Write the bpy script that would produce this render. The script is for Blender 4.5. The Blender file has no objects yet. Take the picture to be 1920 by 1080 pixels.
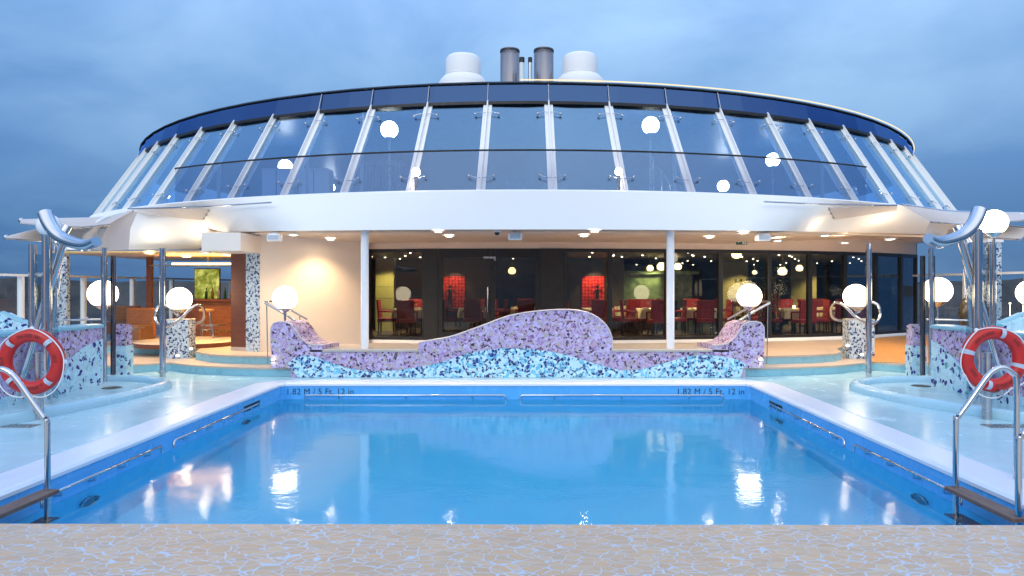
import bpy, math, random
from mathutils import Vector, Matrix
random.seed(7)
R = math.radians
PI = math.pi
SC = bpy.context.scene
COL = SC.collection

# ------------------------------------------------------------------ camera
F = 1280.0; VX = 987.0; VY = 538.0; H = 1.7
cd = bpy.data.cameras.new('camera'); cam = bpy.data.objects.new('camera', cd); COL.objects.link(cam)
cam.location = (0, 0, H); cam.rotation_euler = (R(90), 0, 0)
cd.sensor_width = 36; cd.lens = 24
cd.shift_x = -(VX-960)/1920.0; cd.shift_y = -(540-VY)/1920.0
cd.clip_start = 0.05; cd.clip_end = 20000
SC.camera = cam
SC.render.resolution_x = 1024; SC.render.resolution_y = 576

# ------------------------------------------------------------------ world / light
w = bpy.data.worlds.new('World'); SC.world = w; w.use_nodes = True
nt = w.node_tree; nt.nodes.clear()
def N(t, **k):
    n = nt.nodes.new(t)
    for a, b in k.items(): setattr(n, a, b)
    return n
def math_(op, a, b=None, clamp=False):
    n = N('ShaderNodeMath', operation=op); n.use_clamp = clamp
    for i, v in enumerate((a, b)):
        if v is None: continue
        if hasattr(v, 'links'): nt.links.new(v, n.inputs[i])
        else: n.inputs[i].default_value = v
    return n.outputs[0]
def vmix(fac, a, b, bt='MIX'):
    n = N('ShaderNodeMix', data_type='RGBA', blend_type=bt)
    for s, v in ((0, fac), (6, a), (7, b)):
        if hasattr(v, 'links'): nt.links.new(v, n.inputs[s])
        else: n.inputs[s].default_value = v
    return n.outputs[2]
SUN_EL, SUN_AZ = R(6), R(200)
tc = N('ShaderNodeTexCoord'); sx = N('ShaderNodeSeparateXYZ'); nt.links.new(tc.outputs['Generated'], sx.inputs[0])
X_, Y_, Z_ = sx.outputs
zc = math_('MAXIMUM', Z_, 0.0)
rp = N('ShaderNodeValToRGB'); nt.links.new(zc, rp.inputs[0])
el = rp.color_ramp.elements
el[0].position = 0.0; el[0].color = (.045, .130, .29, 1)
el[1].position = 1.0; el[1].color = (.40, .70, 1.35, 1)
for p, c in ((.07, (.058, .168, .37, 1)), (.17, (.11, .25, .50, 1)), (.30, (.165, .34, .63, 1)), (.5, (.24, .46, .90, 1))):
    e = el.new(p); e.color = c
# clouds on a flat layer high above
den = math_('ADD', zc, 0.42)
cx = math_('DIVIDE', X_, den); cy = math_('DIVIDE', Y_, den)
cmb = N('ShaderNodeCombineXYZ'); nt.links.new(cx, cmb.inputs[0]); nt.links.new(cy, cmb.inputs[1])
n1 = N('ShaderNodeTexNoise'); n1.inputs['Scale'].default_value = 2.3; n1.inputs['Detail'].default_value = 6; n1.inputs['Roughness'].default_value = .52
n1.inputs['Distortion'].default_value = .35
nt.links.new(cmb.outputs[0], n1.inputs['Vector'])
cr = N('ShaderNodeMapRange'); cr.inputs[1].default_value = .38; cr.inputs[2].default_value = .64; nt.links.new(n1.outputs[0], cr.inputs[0])
cloud = cr.outputs[0]
# breaks of paler cloud where the layer is thin
rx = math_('MULTIPLY', math_('SUBTRACT', X_, .22), math_('SUBTRACT', X_, .22))
rg = math_('SUBTRACT', 1.0, math_('MULTIPLY', rx, 5.0), clamp=True)
hgt = math_('MULTIPLY', zc, 3.2, clamp=True)
pale = math_('MULTIPLY', math_('MULTIPLY', rg, hgt), .85)
cf = math_('ADD', math_('MULTIPLY', cloud, .50), math_('MULTIPLY', pale, .34), clamp=True)
dark = vmix(1.0, rp.outputs[0], (.76, .80, .86, 1), 'MULTIPLY')
light_ = vmix(1.0, rp.outputs[0], (2.1, 1.62, 1.27, 1), 'MULTIPLY')
base = vmix(cf, dark, light_)
# brighter western half behind the camera
back = math_('MULTIPLY', math_('MULTIPLY', math_('MULTIPLY', Y_, -1.0), 1.4, clamp=True), math_('MULTIPLY', math_('SUBTRACT', zc, .07), 3.2, clamp=True))
base2 = vmix(back, base, (1.12, 1.20, 1.30, 1))
sky = N('ShaderNodeTexSky', sky_type='NISHITA'); sky.sun_disc = False; sky.sun_elevation = SUN_EL; sky.sun_rotation = SUN_AZ
sky_s = N('ShaderNodeVectorMath', operation='SCALE'); nt.links.new(sky.outputs[0], sky_s.inputs[0]); sky_s.inputs['Scale'].default_value = .05
full = vmix(.10, base2, sky_s.outputs[0])
bg = N('ShaderNodeBackground'); nt.links.new(full, bg.inputs[0]); bg.inputs[1].default_value = 1.0
wo = N('ShaderNodeOutputWorld'); nt.links.new(bg.outputs[0], wo.inputs[0])

sd = bpy.data.lights.new('sun', 'SUN'); sd.energy = .40; sd.angle = R(20); sd.color = (.95, .96, 1.0)
so = bpy.data.objects.new('sun', sd); COL.objects.link(so)
so.rotation_euler = (R(63), 0, R(-20)); so.location = (0, -10, 30)

SC.view_settings.view_transform = 'Standard'; SC.view_settings.look = 'None'
SC.view_settings.exposure = 0.55; SC.view_settings.gamma = 1.0
cy_ = SC.cycles
cy_.max_bounces = 10; cy_.transparent_max_bounces = 24; cy_.glossy_bounces = 5; cy_.transmission_bounces = 8; cy_.diffuse_bounces = 4
cy_.sample_clamp_indirect = 6.0; cy_.sample_clamp_direct = 0; cy_.blur_glossy = .3

# ------------------------------------------------------------------ helpers
def W(px, py, D): return Vector(((px-VX)/F*D, D, H+(VY-py)/F*D))
def G(px, py, z):
    D = (H-z)*F/(py-VY); return Vector(((px-VX)/F*D, D, z))
def lerp(a, b, t): return a+(b-a)*t

class MB:
    def __init__(s): s.v = []; s.f = []; s.m = []; s.sm = []
    def add(s, vs, fs, m=0, smooth=False):
        o = len(s.v); s.v += [Vector(v) for v in vs]
        for f in fs: s.f.append([o+i for i in f]); s.m.append(m); s.sm.append(smooth)
        return s
    def box(s, a, b, m=0, rot=0, piv=None):
        x0, y0, z0 = a; x1, y1, z1 = b
        vs = [(x0,y0,z0),(x1,y0,z0),(x1,y1,z0),(x0,y1,z0),(x0,y0,z1),(x1,y0,z1),(x1,y1,z1),(x0,y1,z1)]
        if rot:
            c = Vector(piv) if piv else Vector(((x0+x1)/2, (y0+y1)/2, 0)); M = Matrix.Rotation(rot, 3, 'Z')
            vs = [M @ (Vector(v)-c)+c for v in vs]
        return s.add(vs, [(0,3,2,1),(4,5,6,7),(0,1,5,4),(1,2,6,5),(2,3,7,6),(3,0,4,7)], m)
    def bevbox(s, a, b, r=.01, m=0):
        x0,y0,z0 = a; x1,y1,z1 = b
        pts = [(x0+r,y0),(x1-r,y0),(x1,y0+r),(x1,y1-r),(x1-r,y1),(x0+r,y1),(x0,y1-r),(x0,y0+r)]
        def ring(z, q):
            cx, cy = (x0+x1)/2, (y0+y1)/2
            return [(cx+(x-cx)*(1-q*2*r/max(x1-x0,1e-6)), cy+(y-cy)*(1-q*2*r/max(y1-y0,1e-6)), z) for x, y in pts]
        vs = ring(z0,0)+ring(z1-r,0)+ring(z1,1)
        fs = [tuple(reversed(range(8))), tuple(range(16,24))]
        for k in (0, 8):
            for i in range(8):
                j = (i+1) % 8; fs.append((k+i, k+j, k+8+j, k+8+i))
        return s.add(vs, fs, m)
    def tube(s, path, r, seg=12, m=0, closed=False, caps=True, sy=1.0):
        P = [Vector(p) for p in path]; n = len(P)
        rr = r if isinstance(r, (list, tuple)) else [r]*n
        T = []
        for i in range(n):
            if closed: t = P[(i+1) % n]-P[i-1]
            else: t = P[min(i+1, n-1)]-P[max(i-1, 0)]
            T.append(t.normalized())
        up = Vector((0,0,1)) if abs(T[0].z) < .9 else Vector((0,1,0))
        u = T[0].cross(up).normalized(); vs = []
        for i in range(n):
            u = (u-T[i]*u.dot(T[i])).normalized(); v = T[i].cross(u)
            for k in range(seg):
                a = 2*PI*k/seg; vs.append(P[i]+u*math.cos(a)*rr[i]+v*math.sin(a)*rr[i]*sy)
        fs = []
        for i in range(n if closed else n-1):
            j = (i+1) % n
            for k in range(seg):
                l = (k+1) % seg; fs.append((i*seg+k, i*seg+l, j*seg+l, j*seg+k))
        s.add(vs, fs, m, True)
        if caps and not closed:
            s.add(vs[:seg], [tuple(reversed(range(seg)))], m); s.add(vs[-seg:], [tuple(range(seg))], m)
        return s
    def lathe(s, prof, c=(0,0,0), seg=32, m=0, smooth=True):
        c = Vector(c); vs = []; n = len(prof)
        for r, z in prof:
            for k in range(seg):
                a = 2*PI*k/seg; vs.append(c+Vector((r*math.cos(a), r*math.sin(a), z)))
        fs = []
        for i in range(n-1):
            for k in range(seg):
                l = (k+1) % seg; fs.append((i*seg+k, i*seg+l, (i+1)*seg+l, (i+1)*seg+k))
        return s.add(vs, fs, m, smooth)
    def cyl(s, c, r, h, seg=24, m=0, r2=None):
        r2 = r if r2 is None else r2
        s.lathe([(r,0),(r2,h)], c, seg, m)
        c = Vector(c)
        lo = [c+Vector((r*math.cos(2*PI*k/seg), r*math.sin(2*PI*k/seg), 0)) for k in range(seg)]
        hi = [c+Vector((r2*math.cos(2*PI*k/seg), r2*math.sin(2*PI*k/seg), h)) for k in range(seg)]
        s.add(lo, [tuple(reversed(range(seg)))], m); s.add(hi, [tuple(range(seg))], m); return s
    def sphere(s, c, r, seg=28, rings=16, m=0, z0=-1.0, sc=(1,1,1)):
        pr = []
        for i in range(rings+1):
            a = -PI/2+PI*i/rings
            if math.sin(a) < z0: continue
            pr.append((math.cos(a)*r*sc[0], math.sin(a)*r*sc[2]))
        return s.lathe([(max(x,1e-4), z) for x, z in pr], c, seg, m)
    def prism(s, poly, z0, z1, m=0, mside=None, smooth=False):
        """polygon in plan (x,y), counter-clockwise"""
        n = len(poly)
        ar = sum(poly[i][0]*poly[(i+1)%n][1]-poly[(i+1)%n][0]*poly[i][1] for i in range(n))
        if ar < 0: poly = poly[::-1]
        lo = [(p[0],p[1],z0) for p in poly]; hi = [(p[0],p[1],z1) for p in poly]
        s.add(hi, [tuple(range(n))], m); s.add(lo, [tuple(reversed(range(n)))], m)
        s.add(lo+hi, [(i,(i+1)%n,n+(i+1)%n,n+i) for i in range(n)], m if mside is None else mside, smooth)
        return s
    def slabxz(s, poly, y0, y1, m=0, mtop=None):
        """outline in X,Z extruded along y"""
        n = len(poly)
        ar = sum(poly[i][0]*poly[(i+1)%n][1]-poly[(i+1)%n][0]*poly[i][1] for i in range(n))
        if ar < 0: poly = poly[::-1]
        fr = [(p[0],y0,p[1]) for p in poly]; bk = [(p[0],y1,p[1]) for p in poly]
        s.add(fr, [tuple(range(n))], m); s.add(bk, [tuple(reversed(range(n)))], m)
        s.add(fr+bk, [(i,n+i,n+(i+1)%n,(i+1)%n) for i in range(n)], m if mtop is None else mtop)
        return s
    def grid(s, rows, m=0, smooth=True, thick=0.0):
        """rows of points -> sheet; thick > 0 gives it a back and edges"""
        nr, nc = len(rows), len(rows[0]); P = [[Vector(p) for p in r] for r in rows]
        fs = [(i*nc+j, i*nc+j+1, (i+1)*nc+j+1, (i+1)*nc+j) for i in range(nr-1) for j in range(nc-1)]
        flat = [p for r in P for p in r]
        s.add(flat, fs, m, smooth)
        if thick:
            nrm = []
            for i in range(nr):
                for j in range(nc):
                    a = P[min(i+1,nr-1)][j]-P[max(i-1,0)][j]; b = P[i][min(j+1,nc-1)]-P[i][max(j-1,0)]
                    nn = a.cross(b); nrm.append(nn.normalized() if nn.length > 1e-9 else Vector((0,0,1)))
            bk = [p+n*thick for p, n in zip(flat, nrm)]
            s.add(bk, [tuple(reversed(f)) for f in fs], m, smooth)
            edge = [j for j in range(nc)]+[i*nc+nc-1 for i in range(1,nr)]+[(nr-1)*nc+j for j in range(nc-2,-1,-1)]+[i*nc for i in range(nr-2,0,-1)]
            vs = [flat[e] for e in edge]+[bk[e] for e in edge]; k = len(edge)
            s.add(vs, [(i,k+i,k+(i+1)%k,(i+1)%k) for i in range(k)], m)
        return s
    def build(s, name, mats, parent=None, abs_=True):
        me = bpy.data.meshes.new(name)
        off = wloc(parent) if (parent is not None and abs_) else Vector((0,0,0))
        me.from_pydata([tuple(v-off) for v in s.v], [], s.f)
        if not isinstance(mats, (list, tuple)): mats = [mats]
        for m in mats: me.materials.append(m)
        me.polygons.foreach_set('material_index', s.m); me.polygons.foreach_set('use_smooth', s.sm)
        me.update(); me.validate()
        o = bpy.data.objects.new(name, me); COL.objects.link(o)
        if parent is not None: o.parent = parent
        return o
LOC = {}
def wloc(o):
    v = Vector((0,0,0))
    while o is not None:
        v = v+Vector(o.location); o = o.parent
    return v
def tag(o, label=None, cat=None, group=None, kind=None):
    if label: o['label'] = label
    if cat: o['category'] = cat
    if group: o['group'] = group
    if kind: o['kind'] = kind
    return o
def thing(name, label, cat, loc=(0,0,0), group=None, rz=0):
    o = bpy.data.objects.new(name, None); COL.objects.link(o); o.location = loc; o.rotation_euler = (0,0,rz)
    o.empty_display_size = .1
    return tag(o, label, cat, group)
def dup(root, loc, rz=0, label=None, group=None, scale=None):
    def cp(o, par):
        c = o.copy(); COL.objects.link(c); c.parent = par
        for ch in list(o.children): cp(ch, c)
        return c
    r = cp(root, None); r.location = loc; r.rotation_euler = (0,0,rz)
    if scale: r.scale = scale
    if label: r['label'] = label
    if group: r['group'] = group
    return r
def curve(pts, k=8):
    P = [Vector(p) for p in pts]; out = []
    for i in range(len(P)-1):
        a = P[max(i-1,0)]; b = P[i]; c = P[i+1]; d = P[min(i+2,len(P)-1)]
        for j in range(k):
            t = j/k
            out.append(.5*((2*b)+(c-a)*t+(2*a-5*b+4*c-d)*t*t+(3*b-a-3*c+d)*t**3))
    out.append(P[-1]); return out
def interp(tab, x):
    if x <= tab[0][0]: return tab[0][1]
    for (a, b), (c, d) in zip(tab, tab[1:]):
        if x <= c: return b+(d-b)*(x-a)/(c-a)
    return tab[-1][1]

# ------------------------------------------------------------------ materials
class Mat:
    def __init__(s, name):
        s.m = bpy.data.materials.new(name); s.m.use_nodes = True; s.t = s.m.node_tree; s.t.nodes.clear()
        s.out = s.n('ShaderNodeOutputMaterial')
    def n(s, t, **k):
        x = s.t.nodes.new(t)
        for a, b in k.items(): setattr(x, a, b)
        return x
    def l(s, a, b): s.t.links.new(a, b)
    def put(s, sock, v):
        if hasattr(v, 'links'): s.l(v, sock)
        else: sock.default_value = v
    def math(s, op, a, b=0.0, clamp=False):
        x = s.n('ShaderNodeMath', operation=op); x.use_clamp = clamp; s.put(x.inputs[0], a); s.put(x.inputs[1], b); return x.outputs[0]
    def mix(s, f, a, b, bt='MIX'):
        x = s.n('ShaderNodeMix', data_type='RGBA', blend_type=bt); s.put(x.inputs[0], f); s.put(x.inputs[6], a); s.put(x.inputs[7], b); return x.outputs[2]
    def coord(s, scale=(1,1,1), which='Object'):
        t = s.n('ShaderNodeTexCoord'); mp = s.n('ShaderNodeMapping'); mp.inputs['Scale'].default_value = scale; s.l(t.outputs[which], mp.inputs[0]); return mp.outputs[0]
    def noise(s, vec, sc=5, det=4, ro=.5, dist=0, col=False):
        x = s.n('ShaderNodeTexNoise'); s.l(vec, x.inputs['Vector']); x.inputs['Scale'].default_value = sc; x.inputs['Detail'].default_value = det
        x.inputs['Roughness'].default_value = ro; x.inputs['Distortion'].default_value = dist; return x.outputs[1 if col else 0]
    def rng(s, v, a, b, c=0, d=1):
        x = s.n('ShaderNodeMapRange'); s.l(v, x.inputs[0])
        for i, q in enumerate((a,b,c,d)): x.inputs[i+1].default_value = q
        return x.outputs[0]
    def ramp(s, v, stops, const=False):
        x = s.n('ShaderNodeValToRGB'); s.l(v, x.inputs[0]); e = x.color_ramp.elements
        if const: x.color_ramp.interpolation = 'CONSTANT'
        e[0].position = stops[0][0]; e[0].color = stops[0][1]+(1,); e[1].position = stops[-1][0]; e[1].color = stops[-1][1]+(1,)
        for p, c in stops[1:-1]: q = e.new(p); q.color = c+(1,)
        return x.outputs[0]
    def bump(s, h, st=.3, dist=.01):
        b = s.n('ShaderNodeBump'); b.inputs['Strength'].default_value = st; b.inputs['Distance'].default_value = dist; s.l(h, b.inputs['Height']); return b.outputs[0]
    def pbr(s, col, rough=.5, metal=0, normal=None, **k):
        p = s.n('ShaderNodeBsdfPrincipled'); s.put(p.inputs['Base Color'], col if not isinstance(col, tuple) or len(col) == 4 else col+(1,))
        s.put(p.inputs['Roughness'], rough); s.put(p.inputs['Metallic'], metal)
        if normal is not None: s.l(normal, p.inputs['Normal'])
        for a, b in k.items(): s.put(p.inputs[a.replace('_', ' ')], b)
        s.l(p.outputs[0], s.out.inputs[0]); return p
def paint(name, col, rough=.35, var=.06, metal=0, sc=3, bump=0, rv=1.0, **k):
    M = Mat(name); v = M.coord(); nz = M.noise(v, sc, 5, .6)
    a = tuple(c*(1-var) for c in col)+(1,); b = tuple(min(1, c*(1+var)) for c in col)+(1,)
    c = M.mix(M.rng(nz, .3, .7), a, b)
    r = M.rng(M.noise(v, sc*3, 3), .3, .7, max(0, rough-.06*rv), rough+.08*rv)
    nm = M.bump(M.noise(v, sc*20, 3), bump, .005) if bump else None
    M.pbr(c, r, metal, nm, **k); return M.m
def emis(name, col, st):
    M = Mat(name); e = M.n('ShaderNodeEmission'); e.inputs[0].default_value = col+(1,); e.inputs[1].default_value = st; M.l(e.outputs[0], M.out.inputs[0]); return M.m
def glass(name, tint, f0, rough=0.0, power=5.0, gcol=(1,1,1)):
    M = Mat(name); g = M.n('ShaderNodeNewGeometry'); d = M.n('ShaderNodeVectorMath', operation='DOT_PRODUCT')
    M.l(g.outputs['Normal'], d.inputs[0]); M.l(g.outputs['Incoming'], d.inputs[1])
    c = M.math('ABSOLUTE', d.outputs['Value']); q = M.math('POWER', M.math('SUBTRACT', 1.0, c, True), power)
    f = M.math('ADD', f0, M.math('MULTIPLY', q, 1-f0), True)
    tr = M.n('ShaderNodeBsdfTransparent'); tr.inputs[0].default_value = tint+(1,)
    gl = M.n('ShaderNodeBsdfGlossy'); gl.inputs['Roughness'].default_value = rough; gl.inputs['Color'].default_value = gcol+(1,)
    mx = M.n('ShaderNodeMixShader'); M.l(f, mx.inputs[0]); M.l(tr.outputs[0], mx.inputs[1]); M.l(gl.outputs[0], mx.inputs[2]); M.l(mx.outputs[0], M.out.inputs[0]); return M.m
def mosaic(name, stops, grout, scale=11, stretch=(1,1,1)):
    M = Mat(name); v = M.coord(stretch)
    nz = M.noise(v, 6, 2, .5, 0, True)
    vm = M.n('ShaderNodeVectorMath', operation='MULTIPLY_ADD'); M.l(nz, vm.inputs[0]); vm.inputs[1].default_value = (.14,.14,.14); M.l(v, vm.inputs[2])
    def vor(feature, out, sc):
        x = M.n('ShaderNodeTexVoronoi', feature=feature); x.inputs['Scale'].default_value = sc; x.inputs['Randomness'].default_value = 1; M.l(vm.outputs[0], x.inputs['Vector']); return x.outputs[out]
    colv = vor('F1', 'Color', scale); sp = M.n('ShaderNodeSeparateColor'); M.l(colv, sp.inputs[0])
    ed = vor('DISTANCE_TO_EDGE', 'Distance', scale)
    tile = M.ramp(sp.outputs[0], stops, True)
    tile = M.mix(1.0, tile, M.mix(M.rng(sp.outputs[1], 0, 1), (.86,.86,.86,1), (1.1,1.1,1.1,1)), 'MULTIPLY')
    g = M.rng(ed, .03, .06)
    c = M.mix(g, grout+(1,), tile)
    M.pbr(c, M.mix(g, (.7,.7,.7,1), (.18,.18,.18,1)), 0, M.bump(g, .5, .004)); return M.m

m_white = paint('white_paint', (.78,.79,.80), .32, .03, sc=1.2)
m_fascia = paint('gloss_white_paint', (.86,.855,.84), .55, .008, sc=.8)
m_wallw = paint('cream_wall_paint', (.80,.72,.64), .38, .03, sc=1.0)
m_soffit = paint('soffit_paint', (.74,.60,.48), .4, .04, sc=1.5)
m_canopy = paint('canopy_underside', (.66,.60,.56), .55, .05, sc=1.2)
m_chrome = paint('polished_steel', (.56,.57,.59), .07, .04, 1.0, 2)
m_steel = paint('brushed_steel', (.45,.46,.48), .28, .08, 1.0, 4)
m_black = paint('black_frame', (.008,.008,.009), .4, .2)
m_dark = paint('dark_panel', (.010,.011,.012), .45, .3, sc=6)
m_aqua = paint('aqua_resin', (.24,.50,.60), .3, .05, sc=2)
m_deck = None
M = Mat('pale_deck_resin'); v = M.coord()
big = M.noise(v, .7, 5, .6); fine = M.noise(v, 9, 6, .65)
c = M.mix(M.rng(big, .3, .7), (.36,.60,.68,1), (.46,.68,.74,1)); c = M.mix(M.math('MULTIPLY', M.rng(fine, .45, .75), .18), c, (.26,.47,.58,1))
M.pbr(c, M.rng(M.noise(v, 2.2, 5, .6), .3, .7, .13, .30), 0, M.bump(M.noise(v, 60, 3), .06, .002)); m_deck = M.m
m_coping = paint('coping_resin', (.68,.74,.82), .30, .02, sc=2, rv=.15)
m_sail = paint('sail_fabric', (.62,.54,.48), .6, .05, sc=2, bump=.1)
M = Mat('pool_blue_paint'); v = M.coord(); big = M.noise(v, .6, 4, .6)
M.pbr(M.mix(M.rng(big, .3, .7), (.12,.70,1.0,1), (.18,.77,1.0,1)), .35); m_pool = M.m
m_poolwall = paint('pool_wall_paint', (.10,.42,.84), .25, .05, sc=1.5)
m_wood = None
def wood(name, a, b, rough=.45, sc=(1,1,1), plank=0):
    M = Mat(name); v = M.coord(sc); nz = M.noise(v, 3, 8, .65, 1.2); c = M.mix(M.rng(nz, .3, .7), a+(1,), b+(1,))
    bmp = M.bump(nz, .2, .003)
    M.pbr(c, rough, 0, bmp); return M.m
m_wood = wood('dark_teak', (.09,.055,.045), (.20,.13,.10), .6, (12,1.2,12))
m_wood2 = wood('cherry_wood', (.11,.032,.014), (.17,.055,.024), .32, (1,1,14))
m_barwood = wood('bar_wood', (.16,.05,.015), (.30,.11,.035), .35, (2,2,9))
m_tread = paint('terrace_stone', (.52,.42,.34), .4, .10, sc=5)
m_ramp = paint('orange_ramp', (.62,.30,.09), .45, .08, sc=3)
m_bench = paint('bench_stone', (.42,.39,.36), .35, .10, sc=8)
m_red = paint('red_fabric', (.21,.008,.011), .7, .15, sc=8, bump=.2)
m_cloth = paint('cream_tablecloth', (.62,.55,.36), .8, .05, sc=4)
m_glassw = glass('window_glass', (.95,.95,.94), .020)
m_glassr = glass('mirrored_window_glass', (.80,.84,.88), .10, gcol=(.75,.88,1))
m_doorglass = glass('smoked_door_glass', (.72,.72,.72), .03)
m_dome = glass('tinted_dome_glass', (.70,.80,.93), .20, gcol=(.58,.84,.98))
m_band = glass('dark_band_glass', (.02,.03,.05), .20, gcol=(.26,.48,1.0))
m_clear = glass('clear_panel', (.90,.95,.97), .05)
m_globe = emis('opal_globe_lit', (1.0,.84,.60), 7.5)
m_globe_off = paint('opal_globe_unlit', (.80,.82,.86), .2, .02)
m_lens = emis('downlight_lens', (1.0,.80,.52), 55.0)
m_spark = emis('small_spot_lens', (1.0,.86,.60), 7.0)
m_led = emis('rim_led', (1.0,.84,.50), .85)
m_steplight = emis('step_light_lens', (1.0,.86,.58), 10.0)
m_buoy = paint('lifebuoy_red', (.50,.012,.009), .42, .10, sc=6)
m_tape = paint('reflective_tape', (.42,.48,.58), .3, .06)
m_rope = paint('white_rope', (.75,.76,.78), .7, .05)
m_text = paint('marking_navy', (.018,.04,.11), .5, .1)
m_letter = paint('faded_black_letters', (.13,.02,.02), .6, .2)
m_green = paint('sign_green', (.01,.10,.06), .4, .05)
m_signw = paint('sign_white', (.75,.80,.75), .4, .05)
m_leaf = paint('leaf_green', (.05,.10,.03), .5, .5, sc=12)
m_statue = paint('black_bronze', (.02,.02,.02), .3, .2)
m_olive = paint('olive_wall_panel', (.30,.27,.10), .5, .1, sc=3)
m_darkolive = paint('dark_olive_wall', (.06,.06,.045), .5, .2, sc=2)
m_brass = paint('brass', (.45,.32,.12), .25, .1, 1.0)
PURPLE = [(0,(.46,.39,.66)),(.20,(.36,.24,.52)),(.34,(.54,.48,.76)),(.52,(.46,.33,.47)),(.66,(.42,.39,.36)),(.78,(.07,.045,.08)),(.90,(.22,.11,.24)),(1,(.5,.5,.7))]
BLUE = [(0,(.56,.78,.86)),(.26,(.16,.52,.74)),(.44,(.50,.76,.88)),(.62,(.02,.05,.24)),(.80,(.08,.30,.50)),(.88,(.03,.03,.15)),(1,(.4,.7,.8))]
WHITEN = [(0,(.60,.68,.74)),(.36,(.44,.56,.66)),(.56,(.02,.03,.13)),(.78,(.55,.64,.70)),(.88,(.05,.10,.24)),(1,(.6,.7,.8))]
m_mp = mosaic('purple_mosaic', PURPLE, (.50,.43,.57), 24)
m_mb = mosaic('blue_mosaic', BLUE, (.42,.67,.79), 21)
m_mw = mosaic('white_navy_mosaic', WHITEN, (.50,.58,.63), 25)
m_mp2 = mosaic('purple_shower_mosaic', PURPLE, (.54,.47,.60), 21, (1,1,1))
m_mb2 = mosaic('blue_shower_mosaic', [(0,(.50,.74,.84)),(.40,(.40,.66,.80)),(.62,(.03,.03,.22)),(.84,(.12,.40,.48)),(.90,(.5,.7,.8)),(1,(.4,.7,.8))], (.50,.72,.80), 15)
M = Mat('broken_tile_paving'); v = M.coord((.62,1,1)); nz = M.noise(v, 5, 3, .5, 0, True)
vm = M.n('ShaderNodeVectorMath', operation='MULTIPLY_ADD'); M.l(nz, vm.inputs[0]); vm.inputs[1].default_value = (.10,.10,.1); M.l(v, vm.inputs[2])
vr = M.n('ShaderNodeTexVoronoi', feature='DISTANCE_TO_EDGE'); vr.inputs['Scale'].default_value = 16; M.l(vm.outputs[0], vr.inputs['Vector'])
vc = M.n('ShaderNodeTexVoronoi', feature='F1'); vc.inputs['Scale'].default_value = 16; M.l(vm.outputs[0], vc.inputs['Vector'])
sp = M.n('ShaderNodeSeparateColor'); M.l(vc.outputs['Color'], sp.inputs[0])
wd = M.rng(M.noise(v, 8, 2), .3, .7, .02, .085)
g = M.math('DIVIDE', vr.outputs[0], wd, True)
tl = M.ramp(sp.outputs[0], [(0,(.54,.36,.22)),(.4,(.60,.40,.23)),(.7,(.51,.37,.24)),(1,(.62,.44,.27))])
g2 = M.rng(g, .45, .9)
M.pbr(M.mix(g2, (.50,.56,.64,1), tl), M.rng(M.noise(v, 12, 3), .3, .7, .3, .5), 0, M.bump(g2, .3, .003)); m_terr = M.m
M = Mat('pool_water'); v = M.coord((1,1,1))
h1 = M.noise(v, 1.5, 2, .4, .2); h2 = M.noise(v, 20, 2, .5)
hh = M.math('ADD', h1, M.math('MULTIPLY', h2, .16))
bmp = M.bump(hh, .16, .045)
fr = M.n('ShaderNodeFresnel'); fr.inputs[0].default_value = 1.33; M.l(bmp, fr.inputs['Normal'])
rf = M.n('ShaderNodeBsdfRefraction'); rf.inputs['IOR'].default_value = 1.33; rf.inputs['Roughness'].default_value = 0.0; rf.inputs['Color'].default_value = (.92,.99,1,1); M.l(bmp, rf.inputs['Normal'])
gl = M.n('ShaderNodeBsdfGlossy'); gl.inputs['Roughness'].default_value = .06; M.l(bmp, gl.inputs['Normal'])
mx = M.n('ShaderNodeMixShader'); M.l(fr.outputs[0], mx.inputs[0]); M.l(rf.outputs[0], mx.inputs[1]); M.l(gl.outputs[0], mx.inputs[2]); M.l(mx.outputs[0], M.out.inputs[0])
m_water = M.m
M = Mat('perforated_strip'); v = M.coord((1,1,1)); vr = M.n('ShaderNodeTexVoronoi', feature='F1'); vr.inputs['Scale'].default_value = 14; vr.inputs['Randomness'].default_value = 0; M.l(v, vr.inputs['Vector'])
M.pbr(M.mix(M.rng(vr.outputs['Distance'], .25, .35), (.10,.07,.05,1), (.62,.52,.44,1)), .5); m_perf = M.m
M = Mat('padded_red_panel'); v = M.coord((1,1,1)); br = M.n('ShaderNodeTexBrick'); M.l(M.coord((1,1,1)), br.inputs['Vector'])
M.pbr((.62,.03,.02), .5); m_niche0 = M.m

# ------------------------------------------------------------------ the setting
PXL, PXR, PYN, PYF = -4.29, 3.90, 4.78, 11.96      # pool inner faces
CH = .07                                            # corner cut
CW = .50
DX = 11.4; DFAR = 46
pool_in = [(PXL,PYN-.6),(PXR,PYN-.6),(PXR,PYF-CH),(PXR-CH*.55,PYF-.06),(PXR-CH,PYF),(PXL+CH,PYF),(PXL+CH*.55,PYF-.06),(PXL,PYF-CH)]
pool_out = [(PXL-CW,PYN-.6),(PXR+CW,PYN-.6),(PXR+CW,PYF-CH+.1),(PXR+CW-.35,PYF+CW-.12),(PXR+CW-.75,PYF+CW),(PXL-CW+.75,PYF+CW),(PXL-CW+.35,PYF+CW-.12),(PXL-CW,PYF-CH+.1)]
mb = MB()
def q(a, b, c, d): mb.add([a,b,c,d], [(0,1,2,3)])
oz = 0.0
n = len(pool_out)
mb.add([(-DX,4,0),(PXL-CW,4,0),(PXL-CW,PYN-.6,0),(-DX,PYN-.6,0)], [(0,1,2,3)])
mb.add([(PXR+CW,4,0),(DX,4,0),(DX,PYN-.6,0),(PXR+CW,PYN-.6,0)], [(0,1,2,3)])
L = [pool_out[0], pool_out[7], pool_out[6], pool_out[5]]; Rr = [pool_out[1], pool_out[2], pool_out[3], pool_out[4]]
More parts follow.
